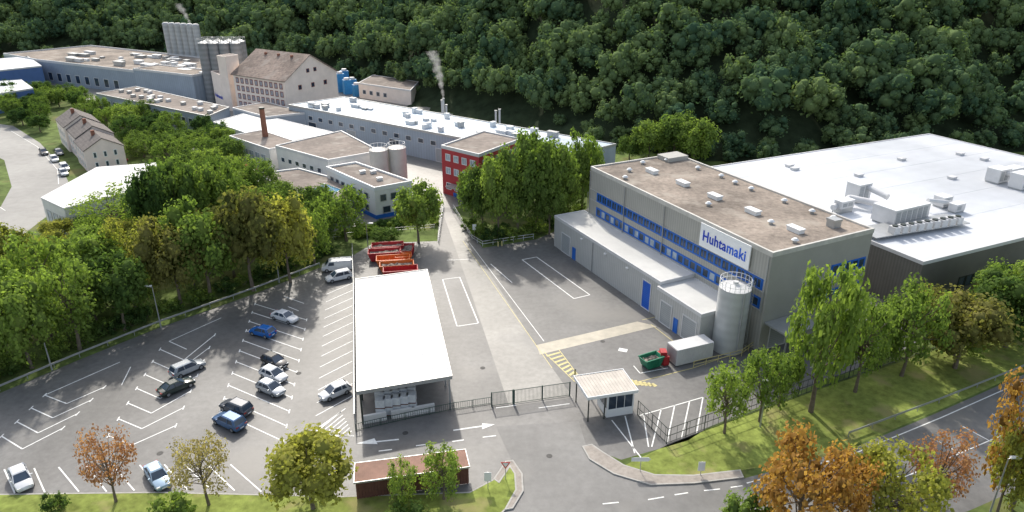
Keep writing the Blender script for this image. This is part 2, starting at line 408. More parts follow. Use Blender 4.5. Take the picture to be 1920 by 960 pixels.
hv(1606, 375, 3.2, 2.6, 3.0); hv(1580, 396, 3.0, 1.6, 1.2, 9.0); hv(1765, 386, 2.2, 2.0, 1.6); hv(1792, 396, 2.4, 1.4, 1.2)
hv(1868, 340, 3.4, 2.6, 2.4); hv(1912, 352, 3.4, 2.6, 2.6); hv(1895, 330, 4, 2, 1.5)
for (u1, v1, z1, u2, v2, z2, rr) in ((1590, 385, 9.6, 1650, 398, 9.6, .55), (1606, 372, 11, 1660, 390, 10.2, .5), (1735, 395, 10, 1790, 392, 9.2, .4), (1560, 400, 9.2, 1590, 385, 9.6, .5), (1870, 340, 10, 1915, 350, 10, .5)):
    p = (*G(u1, v1, 8.2), z1); q = (*G(u2, v2, 8.2), z2)
    r = thing('air_duct', 'round metal air duct between roof units', 'air duct', (p[0], p[1], 8.13), 'air ducts on the membrane roof')
    g = Geo(); g.tube(p, q, rr, n=12); part(r, g, 'pipe', metalw, True)
    g = Geo(); g.beam((p[0], p[1], 8.13), (p[0], p[1], z1-rr), .15); part(r, g, 'support', metalg)
    g = Geo(); g.beam((q[0], q[1], 8.13), (q[0], q[1], z2-rr), .15); part(r, g, 'support', metalg)
p = G(1645, 452, 8.2); q = G(1812, 425, 8.2); dd = (Vector(q)-Vector(p)); LL = dd.length; dd.normalize(); nn = Vector((-dd.y, dd.x)); ra = math.atan2(dd.y, dd.x)
r = thing('cooling_bank', 'row of roof cooling fans on a steel platform', 'cooling unit', (p[0], p[1], 8.13))
t = Vector(p)+dd*LL/2+nn*2.2
g = Geo(); g.box(t.x, t.y, 8.7, LL+1, 4.6, .12, ra); part(r, g, 'platform', metalg)
for i in range(6):
    t = Vector(p)+dd*LL*(i+.5)/6+nn*1.2; g = Geo(); g.beam((t.x, t.y, 8.13), (t.x, t.y, 8.7), .12); part(r, g, 'leg', dark)
for i in range(9):
    t = Vector(p)+dd*(LL*(.2+.8*i/9))+nn*.6; g = Geo(); g.box(t.x, t.y, 8.82, 1.1, 1.3, 1.1, ra); g.cyl(t.x, t.y, 9.92, 10.1, .42, n=12, mi=1); part(r, g, 'fan_unit', [metalw, dark])
for u, v in ((1490, 318), (1480, 312), (1610, 330), (1690, 300), (1785, 335), (1845, 300), (1800, 290)):
    x, y = G(u, v, 8.15); roofunit((x, y, 8.13), 1.6, 1.2, .5, RA)

def flat(name, label, cat, px, h, wall, roof, par=.35, edge=None):
    poly = GP(px, h); return building(name, label, cat, poly, h, wall, roof, par, edge)+(poly,)
# red office
rp = [(-14.9, 148.4), (-6.7, 141.4), (1.9, 154), (-6.4, 161)]
rb, rc = building('office_building', 'three storey red rendered office block with white windows', 'building', rp, 10.3, redm, brownroof, .4, metalw)
for z in (1.3, 4.7, 7.6):
    winrow(rb, rp[0], rp[1], rc, .7, 10.2, 4, .6, z, z+1.5, signw, glassl if z > 2 else glass, .14, 1)
    winrow(rb, rp[1], rp[2], rc, .7, 14.5, 6, .55, z, z+1.5, signw, glass, .14, 1)
g = Geo(); d, n, L = face_frame(rp[0], rp[1], rc); g.lbox(rp[0], d, n, 3, 9.5, .1, 2.2, 2.6, 2.85); part(rb, g, 'porch_roof', metalg)
g = Geo(); g.lbox(rp[0], d, n, 3.2, 9.2, .02, .12, .05, .9); part(rb, g, 'plinth', blue)
# middle hall
mp = [(-64, 206.2), (-50.5, 217.5), (24, 162.5), (10.5, 151.6)]
mh, mhc = building('production_hall', 'long blue-grey hall with pale blue roof full of vents', 'building', mp, 7, bluegrey, blueroof, .3, metalg)
winrow(mh, mp[0], mp[3], mhc, 3, 70, 16, .45, 3.9, 5.2, metalw, glass, .12)
for i in range(4):
    opening(mh, mp[0], mp[3], mhc, 8+i*16, 11.5+i*16, .02, 3.5, metalw, shutter_grey if i % 2 else glass, 'gate', .15)
dm = Vector(mp[3])-Vector(mp[0]); wm = Vector(mp[1])-Vector(mp[0]); ram = math.atan2(dm.y, dm.x)
for i in range(46):
    q = Vector(mp[0])+dm*(.03+.94*rnd.random())+wm*rnd.choice((.12, .2, .25, .5, .55, .82))
    roofunit((q.x, q.y, 7.13), rnd.uniform(.9, 3.2), rnd.uniform(.9, 1.6), rnd.uniform(.5, 1.4), ram, rnd.choice((metalw, metalg, signw)))
# white building with tanks
wb, wc, wp = flat('workshop_building', 'white flat roofed workshop with blue plinth', 'building', [(517, 275), (615, 302), (712, 285), (640, 247)], 6.5, render_w, brownroof, .35, metalw)
winrow(wb, wp[0], wp[1], wc, 1, 17, 6, .55, 3.2, 4.4, signw, glass, .12)
g = Geo(); d, n, L = face_frame(wp[0], wp[1], wc); g.lbox(wp[0], d, n, .1, L-.1, .01, .07, 0, 1.1); part(wb, g, 'plinth', blue)
for (x, y) in ((-28.9, 151.8), (-25.2, 153.6)):
    r = thing('storage_tank', 'tall beige cylindrical tank with railed top', 'storage tank', (x, y), 'beige tanks beside the workshop')
    g = Geo(); g.cyl(x, y, 0, 8.8, 2.0, n=32); g.cyl(x, y, 8.8, 9.3, 2.0, .4, n=32); part(r, g, 'tank', silob, True)
    g = Geo()
    for k in range(14):
        t = k*math.pi/7; g.beam((x+1.85*math.cos(t), y+1.85*math.sin(t), 8.8), (x+1.85*math.cos(t), y+1.85*math.sin(t), 9.8), .06)
        g.beam((x+1.85*math.cos(t), y+1.85*math.sin(t), 9.8), (x+1.85*math.cos(t+math.pi/7), y+1.85*math.sin(t+math.pi/7), 9.8), .06)
    part(r, g, 'railing', signw)
# gate office
nb, nc, np_ = flat('office_building', 'white flat roofed gate office with blue base', 'building', [(612, 316), (702, 356), (772, 343), (668, 307)], 6, render_w, brownroof, .5, signw)
winrow(nb, np_[1], np_[2], nc, .6, 7.2, 3, .6, 3.4, 4.8, metalg, glass, .1); winrow(nb, np_[0], np_[1], nc, 1, 17, 7, .6, 3.4, 4.7, metalg, glass, .1)
winrow(nb, np_[0], np_[1], nc, 1, 17, 7, .6, .9, 2.3, metalg, glass, .1); winrow(nb, np_[1], np_[2], nc, .6, 7.2, 2, .5, .9, 2.3, metalg, glass, .1)
g = Geo(); g.ring(offset(np_, .1), 0, .06, 0, .8); part(nb, g, 'plinth', blue)
for u, v in ((680, 325), (712, 338), (700, 325)):
    x, y = G(u, v, 6.1); roofunit((x, y, 6.13), 1.2, 1, .6, .5)
lb, lc, lp = flat('reception_building', 'low flat roofed reception with white fascia', 'building', [(483, 328), (560, 318), (660, 345), (655, 385), (560, 372)], 3.8, render_w, brownroof, .4, signw)
winrow(lb, lp[4], lp[3], lc, .6, 8, 4, .8, .8, 2.8, signw, glass, .1); winrow(lb, lp[0], lp[4], lc, .6, 12, 6, .7, .8, 2.8, signw, glass, .1)
g = Geo()
q = GP([(578, 362), (612, 372), (640, 356), (606, 347)], 3.9); qc = cen(q)
g.add([(x, y, 3.95) for x, y in q]+[(qc[0], qc[1], 5.6)], [(0, 1, 4), (1, 2, 4), (2, 3, 4), (3, 0, 4)]); part(lb, g, 'skylight', glassb)
g = Geo()
for i in range(4):
    p, q2 = q[i], q[(i+1) % 4]; g.beam((*p, 3.97), (*q2, 3.97), .15); g.beam((*p, 3.97), (*qc, 5.62), .12)
    for k in (.33, .66): g.beam((p[0]+(q2[0]-p[0])*k, p[1]+(q2[1]-p[1])*k, 3.97), (*qc, 5.63), .08)
part(lb, g, 'skylight_frame', signw)
# halls
bb, bc, bp_ = flat('workshop_hall', 'long low hall with weathered brown roof', 'building', [(180, 176), (390, 219), (430, 202), (255, 163)], 6, bluegrey, brownroof, .25)
winrow(bb, bp_[0], bp_[1], bc, 2, 54, 16, .6, 2.6, 4.6, signw, glass, .15)
for i in range(22):
    t = rnd.random(); s = rnd.uniform(.2, .8); q = Vector(bp_[0]).lerp(Vector(bp_[1]), t).lerp(Vector(bp_[3]).lerp(Vector(bp_[2]), t), s)
    roofunit((q.x, q.y, 6.13), 1.4, 1.2, .8, -.6, rnd.choice((metalw, metalg)))
vb, vc, vp = flat('workshop_hall', 'white roofed workshop with window band', 'building', [(400, 230), (520, 270), (628, 250), (468, 211)], 5, render_w, annexroof, .25, metalw)
winrow(vb, vp[0], vp[1], vc, 1, 33, 12, .7, 2.2, 4.0, blue, glass, .15)
v2, v2c, v2p = flat('workshop_hall', 'small workshop with dark felt roof', 'building', [(436, 203), (500, 220), (575, 212), (500, 192)], 5.6, bluegrey, brownroof, .25, metalw)
v4, v4c, v4p = flat('workshop_hall', 'low workshop with dark roof and pale window front', 'building', [(430, 256), (505, 281), (560, 268), (490, 245)], 5.2, render_w, brownroof, .25, metalw)
winrow(v4, v4p[0], v4p[1], v4c, .6, 17, 6, .8, 1.5, 3.6, signw, glassl, .12, 1)
x, y = G(498, 258, 5)
r = thing('factory_chimney', 'round red brick factory chimney with dark rim', 'chimney', (x, y))
g = Geo(); g.cyl(x, y, 0, 12.2, .85, .6, n=18); part(r, g, 'shaft', brick, True)
g = Geo(); g.cyl(x, y, 12.2, 12.6, .7, n=18); part(r, g, 'rim', dark)
def gable(name, label, p0, p1, w, h, hr, wall, roof, ov=.4, cat='building'):
    p0 = Vector(p0); p1 = Vector(p1); w = Vector(w); q0 = p0+w; q1 = p1+w; m0 = p0+w/2; m1 = p1+w/2
    r = thing(name, label, cat, (((p0+q1)/2).x, ((p0+q1)/2).y))
    g = Geo(); g.prism([tuple(p0), tuple(p1), tuple(q1), tuple(q0)], 0, h)
    g.add([(p0.x, p0.y, h), (q0.x, q0.y, h), (m0.x, m0.y, hr)], [(0, 1, 2)]); g.add([(p1.x, p1.y, h), (q1.x, q1.y, h), (m1.x, m1.y, hr)], [(0, 1, 2)])
    part(r, g, 'wall', wall)
    dl = (p1-p0).normalized()*ov; dw = w.normalized()*ov; k = (hr-h)/(w.length/2)*ov
    g = Geo(); T = .22
    for (e0, e1, sgn) in ((p0, p1, -1), (q0, q1, 1)):
        E0 = e0-dl+dw*sgn; E1 = e1+dl+dw*sgn; M0 = m0-dl; M1 = m1+dl
        vs = [(E0.x, E0.y, h-k+.03), (E1.x, E1.y, h-k+.03), (M1.x, M1.y, hr+.03), (M0.x, M0.y, hr+.03)]
        vs += [(x, y, z+T) for x, y, z in vs]
        g.add(vs, [(0, 1, 2, 3), (4, 5, 6, 7), (0, 1, 5, 4), (1, 2, 6, 5), (2, 3, 7, 6), (3, 0, 4, 7)])
    part(r, g, 'roof', roof)
    return r, ((p0+q1)/2)
gf, gfc = gable('old_factory_building', 'cream old factory with tall gabled tile roof and red framed windows', (-87.5, 229.5), (-67.5, 216.6), (11.2, 18.5), 12, 18.2, cream, tile, .5)
for z in (2.0, 4.5, 7.0, 9.4): winrow(gf, (-87.5, 229.5), (-67.5, 216.6), gfc, .8, 23, 10, .6, z, z+1.7, redframe, glassl, .2, 1)
winrow(gf, (-67.5, 216.6), (-56.3, 235.1), gfc, 3, 19, 3, .25, 8.6, 10, redframe, glass, .15); winrow(gf, (-67.5, 216.6), (-56.3, 235.1), gfc, 8, 14, 2, .4, 13.2, 14.4, redframe, glass, .12)
for t in (.25, .5, .75):
    q = Vector((-87.5, 229.5)).lerp(Vector((-67.5, 216.6)), t)+Vector((11.2, 18.5))*.42; g = Geo(); g.box(q.x, q.y, 16.4, .8, .8, 1.6, .5)
    part(gf, g, 'chimney', brick)
r, c = building('stair_tower', 'cream rendered stair tower beside old factory', 'building', [(-92.8, 232.6), (-89.4, 230.4), (-86.8, 234.4), (-90.2, 236.6)], 17, cream, brownroof, .2, cream)
wg = [(-98.5, 240), (-92.9, 232.8), (-88.5, 238), (-93.5, 244)]
r, c = building('factory_wing', 'cream windowless wing with painted company lettering', 'building', wg, 11, cream, brownroof, .2, cream)
d, n, L = face_frame(wg[0], wg[1], c)
tm, x0, x1 = text_mesh('Huhtamaki', 1.6, 'lettering_c', .02, .02); put_text(r, tm, wg[0], d, n, .8, .05, 3.2, navy, (L-1.5)/(x1-x0))
for j in range(2):
    for i, u in enumerate((381, 400, 420, 441)):
        y = 246+j*4.4; x = (u-960)/F*(y*.916+12.4)+j*1.5
        r = thing('storage_silo', 'dark grey tall granulate silo', 'silo', (x, y), 'dark silos beside old factory')
        g = Geo(); g.cyl(x, y, 0, 19.3, 1.85, n=20); part(r, g, 'tank', silod, True)
        g = Geo(); g.cyl(x, y, 19.3, 19.9, 1.85, .5, n=20); part(r, g, 'top', silol, True)
        g = Geo()
        for k in range(10):
            t = k*math.pi/5; t2 = t+math.pi/5; c1 = (x+1.8*math.cos(t), y+1.8*math.sin(t)); c2 = (x+1.8*math.cos(t2), y+1.8*math.sin(t2))
            g.beam((*c1, 19.3), (*c1, 20.6), .09); g.beam((*c1, 20.6), (*c2, 20.6), .09)
        part(r, g, 'railing', metalg)
for i in range(6):
    u = 311+i*11.2; y = 300-i*1.2; x = (u-960)/F*(y*.916+12.4)
    r = thing('storage_silo', 'pale grey tall slim silo', 'silo', (x, y), 'pale silos behind the halls')
    g = Geo(); g.cyl(x, y, 0, 20, 1.32, n=16); part(r, g, 'tank', silol, True)
    g = Geo(); g.cyl(x, y, 20, 20.5, 1.4, .9, n=16); part(r, g, 'top', metalg)
lh = [(-206, 300), (-183, 284), (-106, 244), (-91, 272), (-184, 325)]
b3, c3 = building('production_hall', 'long blue-grey hall with cluttered flat roof', 'building', lh, 8, bluegrey, gravel, .6, metalw)
winrow(b3, lh[1], lh[2], c3, 4, 48, 8, .5, 1.0, 4.2, metalw, glass, .2)
for i in range(55):
    t = rnd.random(); s = rnd.uniform(.1, .85); q = Vector(lh[1]).lerp(Vector(lh[2]), t)+Vector((15, 28))*s
    roofunit((q.x, q.y, 8.13), rnd.uniform(1.5, 6), rnd.uniform(1.2, 2.6), rnd.uniform(.6, 1.6), -.5, rnd.choice((metalw, metalg, signw)))
q = [(-131, 255.8), (-106, 242.9), (-101.8, 250.7), (-126.8, 263.6)]
b5, c5 = building('production_hall', 'blue-grey annex hall with white parapet', 'building', offset(q, .6), 9.2, bluegrey, gravel, .4, metalw)
pa = Vector((-122, 191)); pb = Vector((-99.5, 163)); ww = Vector((6.6, 5.3))
for i in range(3):
    p0 = pa.lerp(pb, i/3+.003)+ww*.06*(i % 2); p1 = pa.lerp(pb, (i+1)/3-.003)+ww*.06*(i % 2)
    r, c = gable('terraced_house', 'pale rendered terraced house with dark tile roof', p0, p1, ww, 5.2+.55*(2-i), 7.6+.6*(2-i), pink if i else cream, tile2, .15)
    for z in (.9, 3.3): winrow(r, p0, p1, c, .6, 11, 4, .35, z, z+1.4, signw, glass, .12)
    if i == 2:
        for z in (.9, 3.3): winrow(r, p1, p1+ww, c, 1, 7.6, 3, .35, z, z+1.4, signw, glass, .12)
    m = (p0+p1)/2+ww*.42; g = Geo(); g.box(m.x, m.y, 6.9+.6*(2-i), .8, .6, 1.7, .7); part(r, g, 'chimney', brick)
v3, v3c, v3p = flat('storage_hall', 'low storage hall with pale metal roof', 'building', [(77, 371), (120, 391), (300, 345), (292, 306), (182, 314)], 5.6, render_w, annexroof, .1, metalw)
winrow(v3, v3p[0], v3p[1], v3c, .8, 9, 3, .7, .05, 3.6, metalg, glassl, .15)
for px, h in (([(-90, 118), (52, 106), (78, 124), (-90, 142)], 8), ([(-90, 160), (40, 150), (62, 166), (-90, 190)], 6)):
    r, c, p = flat('warehouse', 'blue clad warehouse with pale metal roof', 'building', px, h, mat('cladding_blue', (.08, .15, .34), .6, .1, .4), whiteroof, .2, metalw)
    winrow(r, p[3], p[2], c, 4, 26, 6, .6, 1, 3, metalw, glassl, .15)
r, c, p = flat('workshop_building', 'cream shed with brown roof at forest edge', 'building', [(672, 156), (770, 170), (785, 154), (700, 141)], 5, cream, brownroof, .2, metalw)
winrow(r, p[0], p[1], c, 1, 14, 4, .5, 1.5, 3, metalw, glass, .12)
for i, (u, v) in enumerate(((640, 172), (652, 176), (662, 172), (648, 166), (670, 180), (632, 168))):
    x, y = G(u, v); h = (6.5, 5, 4.5, 6.5, 4, 6)[i]
    r = thing('cooling_tower', 'blue boxy cooling tower with fan on top', 'cooling tower', (x, y), 'blue cooling towers near forest edge')
    g = Geo(); g.box(x, y, 0, 2.6, 2.6, h, .5); part(r, g, 'housing', skb)
    g = Geo(); g.cyl(x, y, h, h+.7, 1.1, .9, n=12); part(r, g, 'fan_cowl', metalw)
for u, v, h in ((833, 232, 9), (838, 234, 7.5), (930, 250, 8), (937, 252, 8.6), (830, 228, 8)):
    x, y = G(u, v, 2); r = thing('flue_stack', 'thin steel flue stack beside the roofs', 'flue', (x, y), 'steel flues behind the hall')
    g = Geo(); g.cyl(x, y, 0, h, .28, n=10); part(r, g, 'pipe', metalw)
    g = Geo(); g.cyl(x, y, h+.02, h+.3, .4, n=10); part(r, g, 'cowl', metalg)
# steam plumes: thin scattering volume, denser along the axis and near the flue
def plume(x, y, z, hh, r1, dx, dens):
    sm = bpy.data.materials.new('steam'); sm.use_nodes = True; nt = sm.node_tree; N = nt.nodes; Lk = nt.links
    for nn_ in list(N): N.remove(nn_)
    o_ = N.new('ShaderNodeOutputMaterial'); vs_ = N.new('ShaderNodeVolumeScatter'); vs_.inputs['Color'].default_value = (.98, .98, .98, 1); vs_.inputs['Anisotropy'].default_value = .3
    tc = N.new('ShaderNodeTexCoord'); sp = N.new('ShaderNodeSeparateXYZ'); Lk.new(tc.outputs['Object'], sp.inputs[0])
    def M(op, a_, b_=None, c_=None):
        m = N.new('ShaderNodeMath'); m.operation = op
        for i_, v_ in enumerate((a_, b_, c_)):
            if v_ is None: continue
            if isinstance(v_, (int, float)): m.inputs[i_].default_value = v_
            else: Lk.new(v_, m.inputs[i_])
        return m.outputs[0]
    t = M('DIVIDE', sp.outputs['Z'], hh); t = M('MAXIMUM', t, 0.0)
    cx = M('MULTIPLY', M('POWER', t, 1.5), dx)
    nz = N.new('ShaderNodeTexNoise'); nz.inputs['Scale'].default_value = .55; nz.inputs['Detail'].default_value = 4; Lk.new(tc.outputs['Object'], nz.inputs['Vector'])
    ox = M('SUBTRACT', sp.outputs['X'], cx)
    rr = M('SQRT', M('ADD', M('MULTIPLY', ox, ox), M('MULTIPLY', sp.outputs['Y'], sp.outputs['Y'])))
    rad = M('MULTIPLY_ADD', t, r1, .45)
    q = M('SUBTRACT', 1.0, M('DIVIDE', rr, rad)); q = M('ADD', q, M('MULTIPLY_ADD', nz.outputs['Fac'], 2.4, -1.35))
    q = M('MULTIPLY', M('MAXIMUM', q, 0.0), M('MULTIPLY_ADD', t, -.85, 1.0)); q = M('MULTIPLY', M('MAXIMUM', q, 0.0), dens)
    Lk.new(q, vs_.inputs['Density']); Lk.new(vs_.outputs[0], o_.inputs['Volume'])
    g = Geo(); K = 8; nn = 14; vs = []
    for i in range(K+1):
        tt = i/K; R = (.45+r1*tt)*1.45
        for k in range(nn):
            an_ = 2*math.pi*k/nn; vs.append((dx*tt**1.5+R*math.cos(an_), R*math.sin(an_), hh*tt))
    fs = [(i*nn+k, i*nn+(k+1) % nn, (i+1)*nn+(k+1) % nn, (i+1)*nn+k) for i in range(K) for k in range(nn)]+[tuple(range(nn))[::-1], tuple(range(K*nn, (K+1)*nn))]
    g.add(vs, fs); me = g.mesh('steam_plume', [sm])
    ob = link(bpy.data.objects.new('steam_plume', me)); ob.location = (x, y, z); ob['label'] = 'white steam plume rising from a thin flue'; ob['category'] = 'steam'
x, y = G(833, 232, 2); plume(x, y, 9.3, 13, 1.7, -2.6, 1.1)
plume(-124, 290, 20.3, 8, 1.7, -3.5, .7)

# ------------------------------------------------------------------ canopy shelter
cp = GP([(668, 525), (800, 507), (846, 706), (671, 735)], 4.5)
r = thing('open_shelter', 'open storage shelter with white corrugated roof on steel posts', 'shelter', cen(cp))
P4 = [Vector(p) for p in cp]
g = Geo(); g.prism(cp, 4.5, 4.60)
K = 60
for i in range(K):
    t = (i+.5)/K; p = P4[0].lerp(P4[3], t); q = P4[1].lerp(P4[2], t); g.beam((p.x, p.y, 4.61), (q.x, q.y, 4.61), .16, .03)
part(r, g, 'roof', corrug)
g = Geo(); g.ring(cp, .12, .02, 4.2, 4.68); part(r, g, 'gutter', metalg)
for t in (0.01, .17, .34, .5, .66, .83, .99):
    for side in (.02, .98):
        q = P4[0].lerp(P4[3], t).lerp(P4[1].lerp(P4[2], t), side)
        g = Geo(); g.beam((q.x, q.y, 0), (q.x, q.y, 4.45), .18); part(r, g, 'post', dark if side < .5 else metalg)
for t in (0.01, .17, .34, .5, .66, .83, .985):
    p = P4[0].lerp(P4[3], t); q = P4[1].lerp(P4[2], t); g = Geo(); g.beam((p.x, p.y, 4.3), (q.x, q.y, 4.3), .12, .3); part(r, g, 'rafter', dark)
def shel(s, t): q = P4[0].lerp(P4[3], t).lerp(P4[1].lerp(P4[2], t), s); return q.x, q.y
for i in range(5):
    for j in range(3):
        for k in range(2):
            x, y = shel(.22+.085*i, .955-.05*j)
            z = .0+1.15*k
            r = thing('wrapped_pallet', 'film wrapped pallet of pale goods under the shelter', 'pallet', (x, y, z), 'stacked pallets under the shelter')
            g = Geo(); g.box(x, y, z+.02, 1.1, .95, .12, 0); part(r, g, 'pallet', wood)
            g = Geo(); g.box(x, y, z+.14, 1.06, .92, 1.0, 0); part(r, g, 'load', wrap)
for s in (.15, .45, .68):
    x, y = shel(s, .985)
    r = thing('concrete_barrier', 'white concrete barrier block under the shelter edge', 'barrier', (x, y), 'white barriers at the shelter')
    g = Geo(); dx = Vector(P4[2]-P4[3]).normalized()
    for (w, z0, z1) in ((.6, 0, .25), (.3, .25, .95)):
        g.lbox((x, y), dx, Vector((-dx.y, dx.x)), -1.3, 1.3, -w/2, w/2, z0, z1)
    part(r, g, 'block', render_w)

# ------------------------------------------------------------------ gate house
gq = GP([(1077, 707), (1167, 694), (1195, 733), (1103, 747)], 3.3)
r = thing('gatehouse', 'small glazed gatehouse under a corrugated canopy roof', 'gatehouse', cen(gq))
Q = [Vector(p) for p in gq]
g = Geo(); g.prism(gq, 3.3, 3.40)
for i in range(15):
    t = (i+.5)/15; p = Q[0].lerp(Q[1], t); q = Q[3].lerp(Q[2], t); g.beam((p.x, p.y, 3.415), (q.x, q.y, 3.415), .12, .05)
part(r, g, 'roof', corrugB)
g = Geo(); g.ring(gq, .1, .01, 3.1, 3.48); part(r, g, 'fascia', signw)
bx = [Q[3].lerp(Q[2], .42)+(Q[0]-Q[3])*.08, Q[3].lerp(Q[2], .97)+(Q[0]-Q[3])*.08, Q[3].lerp(Q[2], .97)+(Q[0]-Q[3])*.72, Q[3].lerp(Q[2], .42)+(Q[0]-Q[3])*.72]
bx = [tuple(p) for p in bx]; c = cen(bx)
g = Geo(); g.prism(bx, 0, .95); g.ring(bx, 0, -.12, 2.75, 3.28)
for p in bx: g.beam((p[0]*.97+c[0]*.03, p[1]*.97+c[1]*.03, .95), (p[0]*.97+c[0]*.03, p[1]*.97+c[1]*.03, 2.75), .16)
part(r, g, 'wall', signw)
for i in range(4):
    p0, p1 = bx[i], bx[(i+1) % 4]; d, n, L = face_frame(p0, p1, c)
    for k in range(3):
        gg = Geo(); w = (L-.3)/3; s = .15+k*w
        gg.lbox(p0, d, n, s, s+w, -.1, -.04, .95, 1.03, 0); gg.lbox(p0, d, n, s, s+.06, -.1, -.04, 1.03, 2.75, 0); gg.lbox(p0, d, n, s+.06, s+w, -.09, -.06, 1.03, 2.75, 1)
        part(r, gg, 'window', [signw, glass])
for s, t in ((.03, .05), (.36, .05), (.03, .92), (.36, .92), (.97, .95)):
    q = Q[3].lerp(Q[2], s)+(Q[0]-Q[3])*t; g = Geo(); g.beam((q.x, q.y, 0), (q.x, q.y, 3.3), .14); part(r, g, 'post', dark)

# ------------------------------------------------------------------ fences, gates, rails
def fence(name, label, cat, pts, h, sp=2.5, rails=(.95,), m=metalg, bars=0, pw=.07, z=0, group=None):
    r = thing(name, label, cat, (pts[0][0], pts[0][1], z), group)
    g = Geo(); pm = Geo(); pm.beam((0, 0, 0), (0, 0, h), pw); pme = pm.mesh('post', [m]); cnt = 0
    for p, q in zip(pts[:-1], pts[1:]):
        p = Vector(p); q = Vector(q); L = (q-p).length; k = max(1, round(L/sp))
        for i in range(k):
            if cnt < 95:
                t = p.lerp(q, i/k); child(r, 'post', pme, (t.x-pts[0][0], t.y-pts[0][1], 0)); cnt += 1
        for f in rails: g.beam((p.x, p.y, z+h*f), (q.x, q.y, z+h*f), .05 if bars or len(rails) > 1 else .07, .07 if bars or len(rails) > 1 else .25)
        if bars:
            nb_ = int(L/bars)
            for i in range(nb_): t = p.lerp(q, (i+.5)/nb_); g.beam((t.x, t.y, z+h*rails[0]), (t.x, t.y, z+h*rails[-1]), .035)
    child(r, 'post', pme, (pts[-1][0]-pts[0][0], pts[-1][1]-pts[0][1], 0))
    part(r, g, 'rail', m); return r
fence('guard_rail', 'galvanised guard rail along the parking edge', 'guard rail', GP([(-120, 782), (0, 733), (150, 670), (300, 610), (480, 546), (600, 500)]), .8, 3.5, (.85,), metalg)
fence('wire_fence', 'tall mesh fence beside the shelter', 'fence', GP([(662, 478), (665, 560), (666, 650), (667, 806)]), 2.2, 2.5, (.05, .5, .98), metalg, .5)
fence('railing_fence', 'low green railing beside the shelter', 'fence', GP([(667, 808), (760, 787), (850, 768), (922, 757)]), 1.0, 2.5, (.1, .95), gatem, .25)
fence('sliding_gate', 'small green sliding gate beside the drive', 'gate', GP([(922, 762), (962, 757)]), 2.0, 4, (.06, .95), gatem, .16, .14)
fence('sliding_gate', 'wide dark green sliding gate across the drive', 'gate', GP([(964, 757), (1068, 742)]), 2.0, 4, (.06, .95), gatem, .16, .14)
fence('wire_fence', 'dark mesh fence behind the gatehouse', 'fence', GP([(1195, 778), (1250, 832), (1320, 806), (1560, 720), (1760, 650)]), 2.0, 3, (.05, .5, .98), dark, .8, .08)
fence('guard_rail', 'galvanised guard rail beside the public road', 'guard rail', GP([(1590, 820), (1760, 756), (1930, 688)]), .75, 3.5, (.85,), metalg)
fence('bridge_railing', 'pale railing beside the access road', 'railing', GP([(832, 388), (826, 425), (822, 455)]), 1.1, 2, (.1, .5, .98), metalw)
fence('bridge_railing', 'pale railing beside the access road', 'railing', GP([(850, 392), (885, 450), (905, 462), (1000, 448)]), 1.0, 2, (.5, .98), metalw)
fence('pipe_railing', 'grey railing beyond the parked vans', 'railing', GP([(600, 452), (700, 440), (815, 430)]), 1.0, 2.5, (.5, .98), metalg)
fence('safety_railing', 'yellow safety railing near the silo', 'railing', GP([(1300, 690), (1390, 668), (1415, 650)]), 1.0, 2, (.5, .98), yellow)

# ------------------------------------------------------------------ ground & roads
g = Geo(); g.prism([(-1800, -300), (1800, -300), (1800, 2500), (-1800, 2500)], -.5, 0); structure(g, 'ground', grass)
def sheet(name, px, z, m, raw=False):
    g = Geo(); p = ccw(px if raw else GP(px)); n = len(p)
    g.add([(x, y, z) for x, y in p], [tuple(range(n))]); return structure(g, name, m)
RE = [(1220, 909), (1300, 908), (1395, 897), (1500, 870), (1600, 840), (1760, 773), (1920, 702), (2400, 508)]
sheet('yard_asphalt', [(-300, 872), (0, 737), (150, 674), (300, 614), (480, 550), (600, 502), (660, 480), (700, 456), (820, 452), (824, 400), (826, 372), (850, 372), (850, 394), (905, 463), (1005, 447), (1045, 430), (1110, 385), (1760, 500), (1720, 645), (1330, 800), (1290, 826), (1165, 862), (1095, 837), (1108, 862), (1150, 888)]+RE+[(2400, 700), (1930, 908), (1560, 1070), (1300, 1180), (-300, 1180)], .004, asphalt)
sheet('factory_yard', [(850, 390), (826, 388), (770, 400), (600, 440), (470, 330), (395, 300), (100, 160), (0, 150), (0, 110), (640, 150), (1100, 290), (1060, 330), (905, 370)], .006, asphalt2)
sheet('access_road', [(955, 762), (1075, 746), (1000, 640), (885, 462), (846, 398), (830, 398), (845, 440), (880, 540)], .010, asphalt2)
sheet('junction_road', [(930, 800), (1085, 790), (1100, 838), (1112, 862), (1155, 889), (1222, 911)]+RE[1:]+[(2400, 600), (1930, 788), (1560, 950), (1300, 1080), (940, 1110), (965, 960), (978, 915), (965, 875)], .008, asphroad)
sheet('concrete_strip', [(1006, 647), (1195, 603), (1232, 612), (1012, 665)], .013, concrete)
sheet('country_road', [(-80, 222), (25, 236), (75, 268), (112, 308), (128, 340), (95, 400), (30, 450), (-80, 520), (-80, 430), (0, 390), (22, 350), (8, 300), (-80, 262)], .004, mat('road_pale', (.31, .30, .28), .8, .1, .6, big=.1))
def raised(name, px, z, m, km=kerbm):
    p = GP(px); g = Geo(); g.prism(offset(p, -.15), 0.0, z); structure(g, name, m)
    g = Geo(); g.ring(p, 0, -.16, 0, z+.01); structure(g, 'kerb', km)
raised('lawn', [(-150, 930), (120, 926), (300, 924), (640, 932), (880, 924), (925, 900), (948, 868), (962, 868), (974, 890), (974, 920), (958, 948), (930, 975), (800, 1010), (-150, 1020)], .12, lawn)
